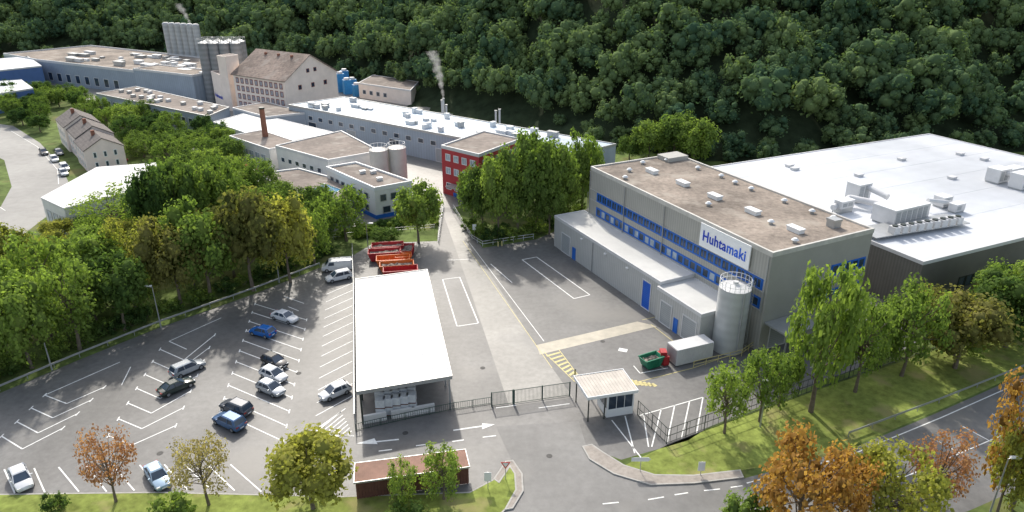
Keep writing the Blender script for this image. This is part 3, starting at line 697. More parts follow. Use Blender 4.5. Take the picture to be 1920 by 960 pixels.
raised('pavement', [(1091, 838), (1104, 862), (1150, 890), (1220, 911), (1300, 908), (1395, 897), (1388, 882), (1300, 892), (1228, 891), (1170, 873), (1130, 848), (1110, 834)], .13, pave)
raised('pavement', [(925, 900), (948, 866), (962, 864), (980, 890), (982, 922), (962, 955), (945, 958), (966, 920), (964, 890), (956, 878), (936, 908)], .14, pave)
sheet('grass_verge', [(1170, 873), (1228, 891), (1300, 892), (1388, 882), (1500, 864), (1600, 836), (1760, 769), (1920, 698), (2300, 535), (2300, 470), (1760, 655), (1560, 722), (1320, 808), (1252, 834)], .004, lawn)
sheet('planting_strip', [(905, 465), (1005, 449), (1045, 432), (1090, 395), (1040, 330), (905, 372), (852, 392)], .012, grass)

mk = Geo(); mky = Geo()
def wl(p, q, w=.14, G_=None, z=.018):
    G_ = G_ or mk; p = Vector(p); q = Vector(q); d = (q-p).normalized(); n = Vector((-d.y, d.x))*w/2
    G_.add([(*(p-n), z), (*(q-n), z), (*(q+n), z), (*(p+n), z)], [(0, 1, 2, 3)])
def ln(*px, w=.14, y=False, z=.018, close=False):
    pts = GP(px)
    if close: pts.append(pts[0])
    for p, q in zip(pts[:-1], pts[1:]): wl(p, q, w, mky if y else mk, z)
def bays(a0, a1, b0, b1, nlines, tee=True):
    a0, a1, b0, b1 = [Vector(G(*p)) for p in (a0, a1, b0, b1)]
    for i in range(nlines):
        t = i/(nlines-1); p = a0.lerp(a1, t); q = b0.lerp(b1, t); wl(p, q)
        if tee:
            for e, o in ((p, a1-a0), (q, b1-b0)):
                dd = o.normalized()*.4; wl(e-dd, e+dd, .14, z=.022)
def veebays(l0, l1, s0, s1, r0, r1, nl):
    l0, l1, s0, s1, r0, r1 = [Vector(G(*p)) for p in (l0, l1, s0, s1, r0, r1)]
    for i in range(nl):
        t = i/(nl-1); l = l0.lerp(l1, t); s = s0.lerp(s1, t); r = r0.lerp(r1, t)
        wl(l, s); wl(s, r, z=.021)
        for e, o in ((l, l1-l0), (r, r1-r0)): dd = o.normalized()*.4; wl(e-dd, e+dd, .14, z=.024)
bays((661, 531), (661, 742), (612, 552), (592, 780), 13, False)
bays((478, 570), (412, 772), (575, 600), (532, 828), 11)
ln((533, 556), (570, 569)); ln((540, 575), (560, 583))
veebays((300, 655), (203, 817), (345, 675), (247, 835), (403, 628), (330, 798), 7)
ln((415, 596), (317, 640), (350, 655))
veebays((84, 741), (3, 818), (125, 757), (42, 842), (196, 726), (118, 803), 4)
ln((225, 679), (84, 741))
for p, q in (((-40, 885), (-22, 925)), ((8, 880), (28, 925)), ((64, 878), (84, 923)), ((110, 876), (148, 922)), ((162, 874), (200, 922)), ((212, 873), (252, 920)), ((262, 872), (302, 920)), ((308, 871), (352, 919)), ((345, 870), (396, 919)), ((388, 870), (440, 920)), ((432, 871), (490, 922))):
    ln(p, q)
for i in range(7):
    ln((598+i*9, 806+i*1.5), (640+i*3.2, 772+i*6))
ln((590, 806), (610, 814), (640, 818), (664, 818)); ln((592, 806), (648, 766))
ln((830, 524), (862, 520), (897, 606), (857, 612), close=True, w=.17)
ln((979, 487), (1006, 482), (1106, 553), (1076, 560), close=True, w=.17)
ln((880, 455), (1020, 640), w=.10); ln((868, 452), (1035, 690), w=.09, y=True)
ln((838, 488), (880, 486)); ln((920, 495), (960, 530))
for i in range(8):
    t = i/7; ln((1025+50*t, 668+42*t), (1050+32*t, 661+42*t), w=.35, y=True, z=.022)
ln((1020, 660), (1078, 716), w=.12, y=True); ln((1048, 656), (1085, 705), w=.12, y=True)
for i in range(6): ln((1182+i*8, 712+i*1.5), (1190+i*8, 722+i*.5), w=.5, y=True, z=.026)
ln((1190, 718), (1300, 690), (1400, 655), w=.12, y=True)
ln((1188, 686), (1200, 700), (1252, 690)); ln((1220, 608), (1262, 640), w=.1, y=True); ln((1204, 600), (1240, 592), w=.1, y=True)
for i in range(7): ln((1232+i*13, 600+i*9), (1246+i*13, 602+i*9), w=.12, y=True, z=.03)
for p, q in (((1147, 788), (1205, 862)), ((1172, 780), (1190, 850)), ((1206, 775), (1216, 838)), ((1240, 766), (1222, 838)), ((1265, 760), (1250, 832)), ((1293, 752), (1278, 822)), ((1318, 745), (1306, 812)), ((1197, 780), (1318, 745))):
    ln(p, q)
for i in range(6): ln((1410+i*40, 700-i*16), (1400+i*40, 738-i*16))
ln((1010, 765), (1068, 757), w=.14); ln((930, 765), (968, 760)); ln((1160, 655), (1176, 658), w=.8)
for p, q in (((710, 846), (735, 843)), ((780, 836), (803, 833)), ((848, 828), (870, 825)), ((905, 820), (930, 817)), ((610, 819), (664, 817))): ln(p, q, w=.16)
def tri(px, z=.02): mk.add([(*G(*p), z) for p in px], [tuple(range(len(px)))])
ln((850, 807), (905, 799), w=.22); tri([(904, 794), (904, 805), (928, 796)], .024)
ln((700, 829), (748, 824), w=.22); tri([(668, 832), (702, 822), (708, 833)], .024)
ln((228, 722), (245, 688), w=.12)
for p, q in (((1130, 945), (1160, 942)), ((1215, 937), (1245, 932)), ((1265, 928), (1290, 924)), ((1320, 920), (1350, 917)), ((1370, 914), (1392, 911))): ln(p, q, w=.14)
for i in range(9): ln((1640+i*55, 870-i*23.5), (1690+i*55, 897-i*23.5), w=.14)
ln((1690, 897), (2130, 709), w=.12, z=.022)
ln((1400, 906), (1505, 879), (1605, 849), (1765, 783), (1925, 712), (2300, 558), w=.14)
ln((20, 245), (70, 275), (108, 318), (110, 345), w=.12); ln((-60, 350), (10, 395), w=.12)
structure(mk, 'road_markings', white); structure(mky, 'safety_markings', yellow)
for i, (u, v) in enumerate(((760, 812), (1030, 855), (905, 690), (560, 700), (300, 850), (1130, 640))):
    x, y = G(u, v); r = thing('manhole_cover', 'round iron manhole cover in the asphalt', 'manhole cover', (x, y), 'manhole covers in the yard')
    g = Geo(); g.cyl(x, y, .0, .022, .33, n=16); part(r, g, 'lid', mat('cast_iron', (.06, .058, .055), .7, .2, 3))

# ------------------------------------------------------------------ cycle shelter
bq = GP([(666, 870), (872, 844), (880, 876), (664, 906)], 2.2)
r = thing('cycle_shelter', 'long low shelter with reddish brown roof and dark timber wall', 'shelter', cen(bq))
B4 = [Vector(p) for p in bq]
g = Geo(); g.prism(bq, 2.2, 2.28)
for i in range(60):
    t = (i+.5)/60; p = B4[0].lerp(B4[1], t); q = B4[3].lerp(B4[2], t); g.beam((p.x, p.y, 2.285), (q.x, q.y, 2.285), .1, .04)
part(r, g, 'roof', corrugR)
g = Geo(); g.ring(bq, .06, .005, 2.12, 2.32); part(r, g, 'fascia', metalg)
for t in (.02, .2, .4, .6, .8, .98):
    for e in (0, 3):
        q = B4[0].lerp(B4[1], t).lerp(B4[3].lerp(B4[2], t), .04 if e == 0 else .93); g = Geo(); g.beam((q.x, q.y, 0), (q.x, q.y, 2.18), .12); part(r, g, 'post', wood)
d = (B4[2]-B4[3]); L = d.length; d.normalize(); n = Vector((-d.y, d.x)); g = Geo()
g.lbox(B4[3]+n*.2, d, n, .1, L-.1, 0, .04, .05, 2.1)
for i in range(int(L/.3)): g.lbox(B4[3]+n*.12, d, n, .1+i*.3, .34+i*.3, 0, .05, .1, 2.1)
part(r, g, 'slatted_wall', wood)

# ------------------------------------------------------------------ skips & containers
def skip(u, v, ang, L, W, Hh, m, label, name='waste_skip', fill=False):
    x, y = G(u, v); r = thing(name, label, 'skip', (x, y), 'open skips in the yard')
    def ring(l0, l1, w, z, t): return [(-l0+t, -w+t, z), (l1-t, -w+t, z), (l1-t, w-t, z), (-l0+t, w-t, z)]
    vs = ring(L/2-.5, L/2-.5, W/2-.08, .15, 0)+ring(L/2, L/2, W/2, Hh, 0)+ring(L/2, L/2, W/2, Hh, .1)+ring(L/2-.5, L/2-.5, W/2-.08, .35, .1)
    fs = [(3, 2, 1, 0), (12, 13, 14, 15)]
    for k in range(3):
        for i in range(4): fs.append((k*4+i, k*4+(i+1) % 4, k*4+4+(i+1) % 4, k*4+4+i))
    c, s = math.cos(ang), math.sin(ang)
    T = lambda p: (x+c*p[0]-s*p[1], y+s*p[0]+c*p[1], p[2])
    g = Geo(); g.add([T(p) for p in vs], fs)
    for i in range(5):
        t = -L/2+.9+i*(L-1.8)/4
        for sd in (-1, 1): g.beam(T((t, sd*(W/2-.04), .2)), T((t, sd*(W/2+.05), Hh)), .1)
    for sd in (-1, 1): g.beam(T((-L/2, sd*W/2, Hh)), T((L/2, sd*W/2, Hh)), .13)
    part(r, g, 'tub', m)
    if fill:
        g = Geo(); K = 12; vs = [T((-L/2+.35+(L-.7)*i/K, -W/2+.15+(W-.3)*j/5, Hh*.7+rnd.uniform(-.15, .4)*(0 < j < 5))) for i in range(K+1) for j in range(6)]
        g.add(vs, [(i*6+j, (i+1)*6+j, (i+1)*6+j+1, i*6+j+1) for i in range(K) for j in range(5)]); part(r, g, 'load', junk)
    for sd in (-.6, .6):
        g = Geo(); g.beam(T((-L/2+.6, sd, .08)), T((L/2-.6, sd, .08)), .16); part(r, g, 'skid', dark)
    return r
ang = math.atan2(*(lambda p, q: (q[1]-p[1], q[0]-p[0]))(G(705, 470), G(770, 466)))
for u, v, m, l, f in ((728, 474, skr, 'red open steel skip', 1), (722, 486, skr, 'red open steel skip', 1), (738, 499, sko, 'orange open steel skip', 0), (745, 510, sko, 'orange open steel skip', 1), (752, 520, skr, 'red open steel skip', 0)):
    skip(u, v, ang, 5.6, 2.2, 1.6, m, l+' in a row beyond the shelter', fill=f)
skip(764, 477, ang+1.4, 3.6, 2.1, 1.4, skr, 'red open steel skip beside the row', fill=1); skip(757, 492, ang, 2.8, 2.0, 1.4, sko, 'short orange skip beside the row')
a2 = RA-.08
skip(1220, 686, a2+.1, 2.9, 1.7, 1.4, skg, 'green open waste skip beside a red press', fill=1)
x, y = G(1242, 680)
r = thing('waste_press', 'red metal waste press with hopper beside the green skip', 'waste press', (x, y))
g = Geo(); g.box(x, y, .1, .8, 1.8, 1.2, a2); part(r, g, 'body', skr)
g = Geo(); g.prism([(x-.4, y-.5), (x+.4, y-.5), (x+.4, y+.6), (x-.4, y+.6)], 1.32, 1.8); part(r, g, 'hopper', skr)
x, y = G(1292, 672)
r = thing('shipping_container', 'off-white ribbed steel container in the yard', 'container', (x, y))
g = Geo(); g.box(x, y, .15, 5.6, 2.3, 2.3, a2); c, s = math.cos(a2), math.sin(a2)
for i in range(16):
    t = -2.65+i*.353
    for sd in (-1, 1): g.box(x+c*t-s*sd*1.17, y+s*t+c*sd*1.17, .2, .14, .06, 2.15, a2)
part(r, g, 'body', metalw)
g = Geo(); g.box(x-c*2.83, y-s*2.83, .25, .06, 2.1, 2.1, a2); part(r, g, 'door', metalg)
for u, v in ((934, 462), (941, 461), (1078, 706), (1420, 668)):
    x, y = G(u, v); r = thing('bollard', 'yellow steel bollard at the yard edge', 'bollard', (x, y), 'yellow bollards')
    g = Geo(); g.cyl(x, y, 0, 1.0, .12, n=10); part(r, g, 'post', yellow)
    g = Geo(); g.cyl(x, y, 1.0, 1.08, .14, .06, n=10); part(r, g, 'cap', dark)

# ------------------------------------------------------------------ cars
CM = {}
def carmeshes(kind, pm):
    key = (kind, pm.name)
    if key in CM: return CM[key]
    if kind == 'hatch':
        st = [(-2.05, .78, .66, .38), (-1.98, .95, .80, .26), (-1.3, 1.0, .87, .2), (0, .98, .89, .2), (.8, .95, .88, .2), (1.55, .82, .84, .2), (1.95, .68, .74, .24), (2.05, .5, .6, .34)]
        cab = (-1.92, 1.05, .80, .94, -1.45, .22, .62, 1.45)
    elif kind == 'sedan':
        st = [(-2.3, .75, .66, .38), (-2.2, .92, .80, .26), (-1.5, .98, .88, .2), (0, .97, .9, .2), (.85, .93, .89, .2), (1.75, .80, .85, .2), (2.2, .66, .74, .24), (2.3, .5, .6, .34)]
        cab = (-1.75, 1.05, .80, .92, -1.0, .25, .62, 1.40)
    elif kind == 'estate':
        st = [(-2.3, .8, .68, .38), (-2.2, .98, .82, .26), (-1.4, 1.02, .9, .2), (0, 1.0, .92, .2), (.95, .97, .9, .2), (1.7, .86, .86, .2), (2.2, .7, .76, .24), (2.3, .5, .6, .34)]
        cab = (-2.12, 1.25, .82, .96, -1.8, .45, .66, 1.56)
    else:
        st = [(-2.5, 1.85, .84, .35), (-2.45, 1.93, .9, .25), (-1, 1.95, .93, .22), (.9, 1.93, .92, .22), (1.15, 1.88, .9, .22), (1.75, 1.2, .88, .22), (2.35, .95, .8, .24), (2.45, .7, .7, .34)]
        cab = None
    g = Geo(); sec = []
    for x, zt, w, zb in st:
        h = [(w*.78, zt), (w*.93, zt-.05), (w, zb+(zt-zb)*.6), (w, zb+.14), (w*.86, zb)]
        sec.append([(x, -y, z) for y, z in h]+[(x, y, z) for y, z in h[::-1]])
    n = len(sec[0]); vs = [p for s in sec for p in s]; fs = []
    for k in range(len(sec)-1):
        for i in range(n): fs.append((k*n+i, k*n+(i+1) % n, (k+1)*n+(i+1) % n, (k+1)*n+i))
    fs += [tuple(range(n)), tuple(range((len(sec)-1)*n, len(sec)*n))[::-1]]
    g.add(vs, fs)
    gl = Geo(); rf = Geo()
    if cab:
        b0, b1, bw, bz, t0, t1, tw, tz = cab
        lo = [(b0, -bw, bz-.02), (b1, -bw, bz-.02), (b1, bw, bz-.02), (b0, bw, bz-.02)]
        hi = [(t0, -tw, tz), (t1, -tw, tz), (t1, tw, tz), (t0, tw, tz)]
        gl.add(lo+hi, [(0, 1, 5, 4), (1, 2, 6, 5), (2, 3, 7, 6), (3, 0, 4, 7), (4, 5, 6, 7)])
        o = .04
        h0 = [(t0-o, -tw-o, tz-.02), (t1+o, -tw-o, tz-.02), (t1+o, tw+o, tz-.02), (t0-o, tw+o, tz-.02)]
        h1 = [(t0+.1, -tw+.12, tz+.07), (t1-.15, -tw+.12, tz+.07), (t1-.15, tw-.12, tz+.07), (t0+.1, tw-.12, tz+.07)]
        rf.add(h0+h1, [(3, 2, 1, 0), (0, 1, 5, 4), (1, 2, 6, 5), (2, 3, 7, 6), (3, 0, 4, 7), (4, 5, 6, 7)])
        for i in range(4): rf.beam(lo[i], hi[i], .09)
        mx = (t0+t1)/2-.05
        for sd in (-1, 1): rf.beam((mx+.05, sd*(bw+.005), bz), (mx, sd*(tw+.005), tz), .09)
        if kind != 'sedan':
            for sd in (-1, 1): rf.beam((t0-.1, sd*(bw+.0), bz), (t0+.25, sd*tw, tz), .2)
    else:
        gl.add([(1.23, -.8, 1.89), (1.23, .8, 1.89), (1.75, .82, 1.30), (1.75, -.82, 1.30)], [(0, 1, 2, 3)])
        for sd in (-1, 1): gl.add([(.35, sd*.945, 1.2), (1.35, sd*.92, 1.2), (1.1, sd*.90, 1.72), (.35, sd*.93, 1.72)], [(0, 1, 2, 3)])
    mr_ = Geo(); mr_.box(0, 0, 0, .12, .2, .12)
    wh = Geo(); wh.tube((0, -.11, 0), (0, .11, 0), .32, n=18, mi=0); wh.tube((0, -.12, 0), (0, .12, 0), .2, n=12, mi=1)
    hl = Geo(); hl.box(0, 0, -.07, .18, .34, .14)
    x0 = st[0][0]; xe = st[-1][0]
    pl = Geo(); pl.box(0, 0, 0, .03, .5, .12)
    r = dict(body=g.mesh('body', [pm], smooth=True), window=gl.mesh('window', [glass]), roof=rf.mesh('roof', [pm]) if cab else None,
             wheel=wh.mesh('wheel', [tyre, rim], smooth=True), head=hl.mesh('headlight', [lampm]), tail=hl.mesh('tail_light', [taill]), plate=pl.mesh('number_plate', [signw]), mirror=mr_.mesh('wing_mirror', [pm]), L=(x0, xe), w=st[2][2], mx=(cab[1]-.35) if cab else 1.3)
    CM[key] = r; return r
def carpaint(n, c, met=.0): return mat('car_paint_'+n, c, .22, .02, 1, metal=met, spec=.7)
pw = carpaint('white', (.66, .67, .68)); ps = carpaint('silver', (.40, .43, .46), .4); pb_ = carpaint('blue', (.015, .12, .40)); pk = carpaint('black', (.02, .022, .026)); pg = carpaint('dark_green', (.02, .035, .03)); pn = carpaint('steel_blue', (.08, .15, .28), .3); plb = carpaint('light_blue', (.34, .46, .58), .3); pgr = carpaint('grey', (.10, .11, .13), .3); prd = carpaint('red', (.4, .03, .03))
def car(u, v, u2, v2, kind, pm, label, sc=.94):
    x, y = G(u, v); x2, y2 = G(u2, v2); an_ = math.atan2(y2-y, x2-x)
    r = thing('parked_van' if kind == 'van' else 'parked_car', label, 'van' if kind == 'van' else 'car', (x, y, .02), 'parked vehicles')
    r.rotation_euler = (0, 0, an_); r.scale = (sc, sc, sc)
    M = carmeshes(kind, pm)
    child(r, 'body', M['body']); child(r, 'window', M['window'])
    if M['roof']: child(r, 'roof', M['roof'])
    a0, a1 = M['L']; w = M['w']
    for ax_ in (a0+.85, a1-.85):
        for sd in (-1, 1): child(r, 'wheel', M['wheel'], (ax_, sd*(w-.1), .33))
    for sd in (-1, 1):
        child(r, 'headlight', M['head'], (a1-.14, sd*.55, .62)); child(r, 'tail_light', M['tail'], (a0+.09, sd*.6, .82 if kind != 'van' else 1.2))
        child(r, 'wing_mirror', M['mirror'], (M['mx'], sd*(w+.08), 1.0))
    child(r, 'number_plate', M['plate'], (a0-.01, 0, .5)); child(r, 'number_plate', M['plate'], (a1+.01, 0, .38))
    return r
car(632, 506, 560, 512, 'van', pw, 'white panel van parked at the end of the bays', 1.0)
car(636, 524, 600, 532, 'estate', pw, 'white estate car parked beside the van')
car(535, 600, 575, 612, 'sedan', pw, 'white saloon parked in a marked bay')
car(493, 628, 455, 618, 'hatch', pb_, 'bright blue hatchback parked in a marked bay')
car(516, 684, 552, 700, 'hatch', pk, 'black hatchback beside a white small car')
car(514, 709, 550, 724, 'hatch', pw, 'white small car beside a silver hatchback')
car(509, 735, 546, 751, 'hatch', ps, 'silver hatchback beside a white small car')
car(444, 771, 404, 755, 'estate', pgr, 'dark grey estate beside a steel blue car')
car(431, 797, 391, 778, 'estate', pn, 'steel blue estate beside a dark grey one')
car(353, 697, 385, 683, 'estate', ps, 'silver estate car beside a dark green saloon')
car(332, 731, 366, 716, 'sedan', pg, 'dark green saloon beside the silver estate')
car(629, 741, 590, 757, 'hatch', pw, 'white hatchback near the shelter fence')
car(297, 900, 316, 930, 'sedan', plb, 'light blue silver saloon facing the lawn')
car(42, 905, 54, 930, 'hatch', pw, 'white hatchback facing the lawn')
for u, v, k, m, l in ((83, 289, 'hatch', pk, 'black car'), (103, 302, 'hatch', pw, 'white car'), (122, 318, 'estate', pw, 'white car'), (120, 328, 'hatch', ps, 'silver car'), (112, 290, 'hatch', pgr, 'grey car')):
    car(u, v, u+14, v+16, k, m, l+' on the lane beside the terraced houses')
car(470, 322, 500, 330, 'estate', prd, 'red car in the factory yard'); car(225, 305, 245, 300, 'hatch', prd, 'red car beside the terraced houses')

# ------------------------------------------------------------------ lamps & signs
def lamp(u, v, vt, dx=1.0):
    x, y = G(u, v); h = H-y*math.tan(P-math.atan((480-vt)/F))
    r = thing('street_lamp', 'slim grey street lamp with flat head', 'street lamp', (x, y), 'street lamps')
    g = Geo(); g.tube((x, y, 0), (x, y, h), .10, .05, 8); part(r, g, 'pole', metalg)
    g = Geo(); g.tube((x, y, h-.05), (x+dx, y, h+.15), .04, n=6); part(r, g, 'arm', metalg)
    g = Geo(); g.box(x+dx+.3, y, h+.08, .9, .3, .14); part(r, g, 'lamp_head', signw)
lamp(98, 694, 612, dx=-.8); lamp(302, 614, 538, dx=-.8); lamp(524, 530, 468, dx=-.6); lamp(1848, 985, 860, dx=.3); lamp(1425, 800, 716, dx=-.5); lamp(690, 462, 420, dx=.5); lamp(1100, 415, 360)
def sign(u, v, h, kind, label):
    x, y = G(u, v); r = thing('road_sign', label, 'road sign', (x, y))
    g = Geo(); g.tube((x, y, 0), (x, y, h), .04, n=8); part(r, g, 'pole', metalg)
    g = Geo()
    if kind == 'yield':
        g.add([(x-.5, y-.06, h), (x+.5, y-.06, h), (x, y-.06, h-.85), (x-.5, y-.03, h), (x+.5, y-.03, h), (x, y-.03, h-.85)], [(0, 2, 1), (3, 4, 5), (0, 1, 4, 3), (1, 2, 5, 4), (2, 0, 3, 5)], 0)
        g.add([(x-.32, y-.07, h-.1), (x+.32, y-.07, h-.1), (x, y-.07, h-.63)], [(0, 2, 1)], 1); part(r, g, 'plate', [signr, signw])
    elif kind == 'arrow':
        g.add([(x-1, y-.06, h-.5), (x+.7, y-.06, h-.5), (x+1, y-.06, h-.25), (x+.7, y-.06, h), (x-1, y-.06, h)], [(0, 1, 2, 3, 4)], 0)
        g.box(x, y-.03, h-.48, 1.6, .03, .46); part(r, g, 'plate', [signw])
    else:
        g.box(x, y-.06, h-1.1, .7, .04, 1.1); part(r, g, 'plate', [signw])
sign(948, 900, 2.3, 'yield', 'give way sign with red border on the kerb corner'); sign(915, 918, 2.2, 'plain', 'narrow white sign on the grass corner')
sign(1200, 885, 1.9, 'arrow', 'white direction sign on the verge'); sign(1313, 892, 1.8, 'plain', 'small white post sign on the verge')
sign(890, 447, 2.8, 'plain', 'white road sign beside the access road')

# ------------------------------------------------------------------ trees
def cubesphere(k):
    vs = []; fs = []; idx = {}
    def vid(p):
        key = tuple(np.round(p, 5))
        if key not in idx: idx[key] = len(vs); vs.append(np.array(p)/np.linalg.norm(p))
        return idx[key]
    for ax_ in range(3):
        for sg_ in (-1, 1):
            for i in range(k):
                for j in range(k):
                    q = []
                    for (di, dj) in ((0, 0), (1, 0), (1, 1), (0, 1)):
                        p = [0, 0, 0]; p[ax_] = sg_; p[(ax_+1) % 3] = -1+2*(i+di)/k; p[(ax_+2) % 3] = -1+2*(j+dj)/k; q.append(vid(p))
                    fs.append(q if sg_ > 0 else q[::-1])
    return np.array(vs), np.array(fs)
CS3 = cubesphere(3); CS2 = cubesphere(2)
def crown(seed, R, Rz, cz, nc, nl, leaf, cs, cr=.36, spread=.76, dense=.78):
    r = np.random.RandomState(seed); V = []; Fc = []; MI = []; o = 0; cents = []
    for i in range(nc):
        if i == 0: c = np.array([0, 0, .1])
        else:
            ph = 2*math.pi*(i*.618+r.rand()*.15); zz = -0.8+1.65*(i/nc)+r.uniform(-.12, .12); rad = math.sqrt(max(0, 1-min(1, zz*zz)))
            c = np.array([math.cos(ph)*rad, math.sin(ph)*rad, zz])*spread*r.uniform(.7, 1.25)
        cents.append((c, cr*r.uniform(.62, 1.3)))
    for c, rr in cents:
        if dense > 0:
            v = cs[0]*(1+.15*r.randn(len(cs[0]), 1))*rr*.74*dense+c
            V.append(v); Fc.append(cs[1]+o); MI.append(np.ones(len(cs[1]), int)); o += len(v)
        m = max(8, int(nl*rr*rr/sum(q*q for _, q in cents)))
        d = r.randn(m, 3); d /= np.linalg.norm(d, axis=1)[:, None]
        rad = rr*(.5+.75*r.rand(m, 1)**.9)
        p = c+d*rad
        nrm = d*.8+r.randn(m, 3)*.55+np.array([0, 0, .45]); nrm /= np.linalg.norm(nrm, axis=1)[:, None]
        t = np.cross(nrm, r.randn(m, 3)); t /= np.linalg.norm(t, axis=1)[:, None]; b = np.cross(nrm, t)
        s = leaf/R*r.uniform(.5, 1.35, (m, 1))
        q = np.stack([p-t*s, p-b*s*.75, p+t*s, p+b*s*.75], 1).reshape(-1, 3)
        V.append(q); f = np.arange(m*4).reshape(m, 4)+o; Fc.append(f); MI.append(np.zeros(m, int)); o += m*4
    V = np.concatenate(V)*np.array([R, R, Rz])+np.array([0, 0, cz])
    return V, np.concatenate(Fc), np.concatenate(MI), [(c*np.array([R, R, Rz])+np.array([0, 0, cz])) for c, _ in cents]
def mesh_np(name, V, Fa, MI, mats):
    me = bpy.data.meshes.new(name); me.vertices.add(len(V)); me.vertices.foreach_set('co', V.astype(np.float32).ravel())
    me.loops.add(Fa.size); me.loops.foreach_set('vertex_index', Fa.astype(np.int32).ravel())
    me.polygons.add(len(Fa)); me.polygons.foreach_set('loop_start', np.arange(0, Fa.size, 4, dtype=np.int32))
    for m in mats: me.materials.append(m)
    me.polygons.foreach_set('material_index', MI.astype(np.int32)); me.update(calc_edges=True); return me
PAL = {'green': ((.065, .115, .035), (.165, .235, .06)), 'dark': ((.038, .075, .028), (.09, .15, .045)), 'bright': ((.115, .18, .045), (.25, .33, .08)),
       'olive': ((.10, .115, .038), (.24, .225, .075)), 'yellow': ((.18, .205, .05), (.37, .36, .09)), 'orange': ((.27, .16, .05), (.46, .26, .085)), 'red': ((.28, .14, .085), (.44, .23, .14)), 'tan': ((.24, .21, .11), (.42, .34, .17))}
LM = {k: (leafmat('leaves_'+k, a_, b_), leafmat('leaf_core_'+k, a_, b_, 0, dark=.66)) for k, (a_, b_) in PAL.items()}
SP = {'broad': dict(R=3.6, Rz=3.9, cz=6.0, nc=26, nl=3900, leaf=.21), 'tall': dict(R=2.4, Rz=4.4, cz=5.6, nc=30, nl=3300, leaf=.15, cr=.27, dense=.42, spread=.87),
      'airy': dict(R=3.2, Rz=4.1, cz=5.8, nc=32, nl=3300, leaf=.165, cr=.27, dense=.42, spread=.87), 'sparse': dict(R=3.4, Rz=3.6, cz=6.2, nc=32, nl=2300, leaf=.16, cr=.27, dense=0, spread=.86), 'bush': dict(R=1.6, Rz=1.1, cz=.8, nc=12, nl=900, leaf=.13)}
TC = {}
def treemesh(sp, var, colr):
    k = (sp, var)
    if k not in TC:
        V, Fa, MI, ce = crown(sum(map(ord, sp)) % 1000+var*17+3, cs=CS3, **SP[sp])
        g = Geo(); rr = random.Random(var)
        if sp != 'bush':
            top = SP[sp]['cz']+SP[sp]['Rz']*.5; pts = [(0, 0, 0), (.1*rr.uniform(-1, 1), .1, 1.6), (.25*rr.uniform(-1, 1), .2*rr.uniform(-1, 1), 4), (.3*rr.uniform(-1, 1), 0, top)]
            rad = [.24, .17, .12, .04]
            for i in range(3): g.tube(pts[i], pts[i+1], rad[i], rad[i+1], 8)
            for c in ce[1:] if sp in ('sparse', 'airy') else ce[1::2]:
                z = min(c[2]-.6, rr.uniform(2.2, 5.8)); z = max(z, 1.7); g.tube((.1, .05, z), tuple(c), .07, .02, 5)
        else:
            for c in ce[1::3]: g.tube((0, 0, 0), tuple(c), .04, .02, 5)
        TC[k] = (V, Fa, MI, g.mesh('trunk', [trunkm]))
    kk = (sp, var, colr)
    if kk not in TC:
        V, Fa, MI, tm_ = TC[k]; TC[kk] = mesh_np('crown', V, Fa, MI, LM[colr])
    return TC[kk], TC[k][3]
TL = {'green': 'green leafy', 'dark': 'dark green', 'bright': 'bright green', 'olive': 'olive brown', 'yellow': 'yellow-green', 'orange': 'orange autumn', 'red': 'reddish sparse', 'tan': 'tan autumn'}
ntree = 0
def plant(x, y, h, w, sp, colr, where, group=None):
    global ntree; ntree += 1
    cm, tm_ = treemesh(sp, rnd.randrange(5), colr)
    bush = sp == 'bush'
    r = thing('bush' if bush else 'tree', f"{TL[colr]} {'bush' if bush else 'tree'} {where}", 'bush' if bush else 'tree', (x, y, -.02), group)
    R0 = SP[sp]['R']*1.12; h0 = SP[sp]['cz']+SP[sp]['Rz']*1.03
    r.scale = (w/2/R0, w/2/R0*rnd.uniform(.9, 1.1), h/h0); r.rotation_euler = (0, 0, rnd.uniform(0, 6.28))
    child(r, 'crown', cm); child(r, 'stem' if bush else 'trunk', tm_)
def tree(u, v, vt, wpx, sp, colr, where):
    x, y = G(u, v); h = H-y*math.tan(P-math.atan((480-vt)/F)); w = wpx/F*(y*math.cos(P)+(H-h/2)*math.sin(P))
    plant(x, y, max(h, 1), w, sp, colr, where)
W1 = 'on the grass verge beside the road'
for t in ((1358, 812, 672, 92, 'airy', 'bright'), (1424, 790, 645, 88, 'airy', 'bright'), (1520, 772, 478, 122, 'tall', 'bright'), (1603, 735, 545, 112, 'airy', 'bright'), (1560, 712, 570, 85, 'airy', 'bright'), (1690, 705, 520, 108, 'airy', 'bright'), (1650, 680, 550, 85, 'airy', 'green'), (1790, 690, 545, 160, 'broad', 'olive'), (1730, 660, 530, 90, 'airy', 'olive'), (1885, 650, 505, 150, 'broad', 'green'), (1860, 605, 490, 90, 'broad', 'bright'), (1925, 610, 480, 110, 'broad', 'bright'), (1460, 762, 655, 62, 'airy', 'green'), (1960, 630, 500, 130, 'broad', 'green')):
    tree(*t, W1)
W2 = 'beside the junction at the road edge'
for t in ((1485, 1030, 812, 190, 'airy', 'orange'), (1565, 1010, 840, 125, 'airy', 'orange'), (1655, 1010, 828, 170, 'airy', 'yellow'), (1745, 960, 806, 118, 'sparse', 'red'), (1895, 955, 698, 150, 'airy', 'orange'), (1870, 960, 760, 90, 'airy', 'yellow'), (1940, 990, 790, 130, 'airy', 'yellow')):
    tree(*t, W2)
for t in ((1390, 1000, 915, 95, 'bush', 'green'), (1450, 1010, 935, 70, 'bush', 'green'), (325, 985, 930, 110, 'bush', 'bright'), (107, 958, 922, 52, 'bush', 'green'), (758, 985, 948, 85, 'bush', 'green'), (1380, 985, 945, 60, 'bush', 'bright')): tree(*t, 'on the lawn at the roadside')
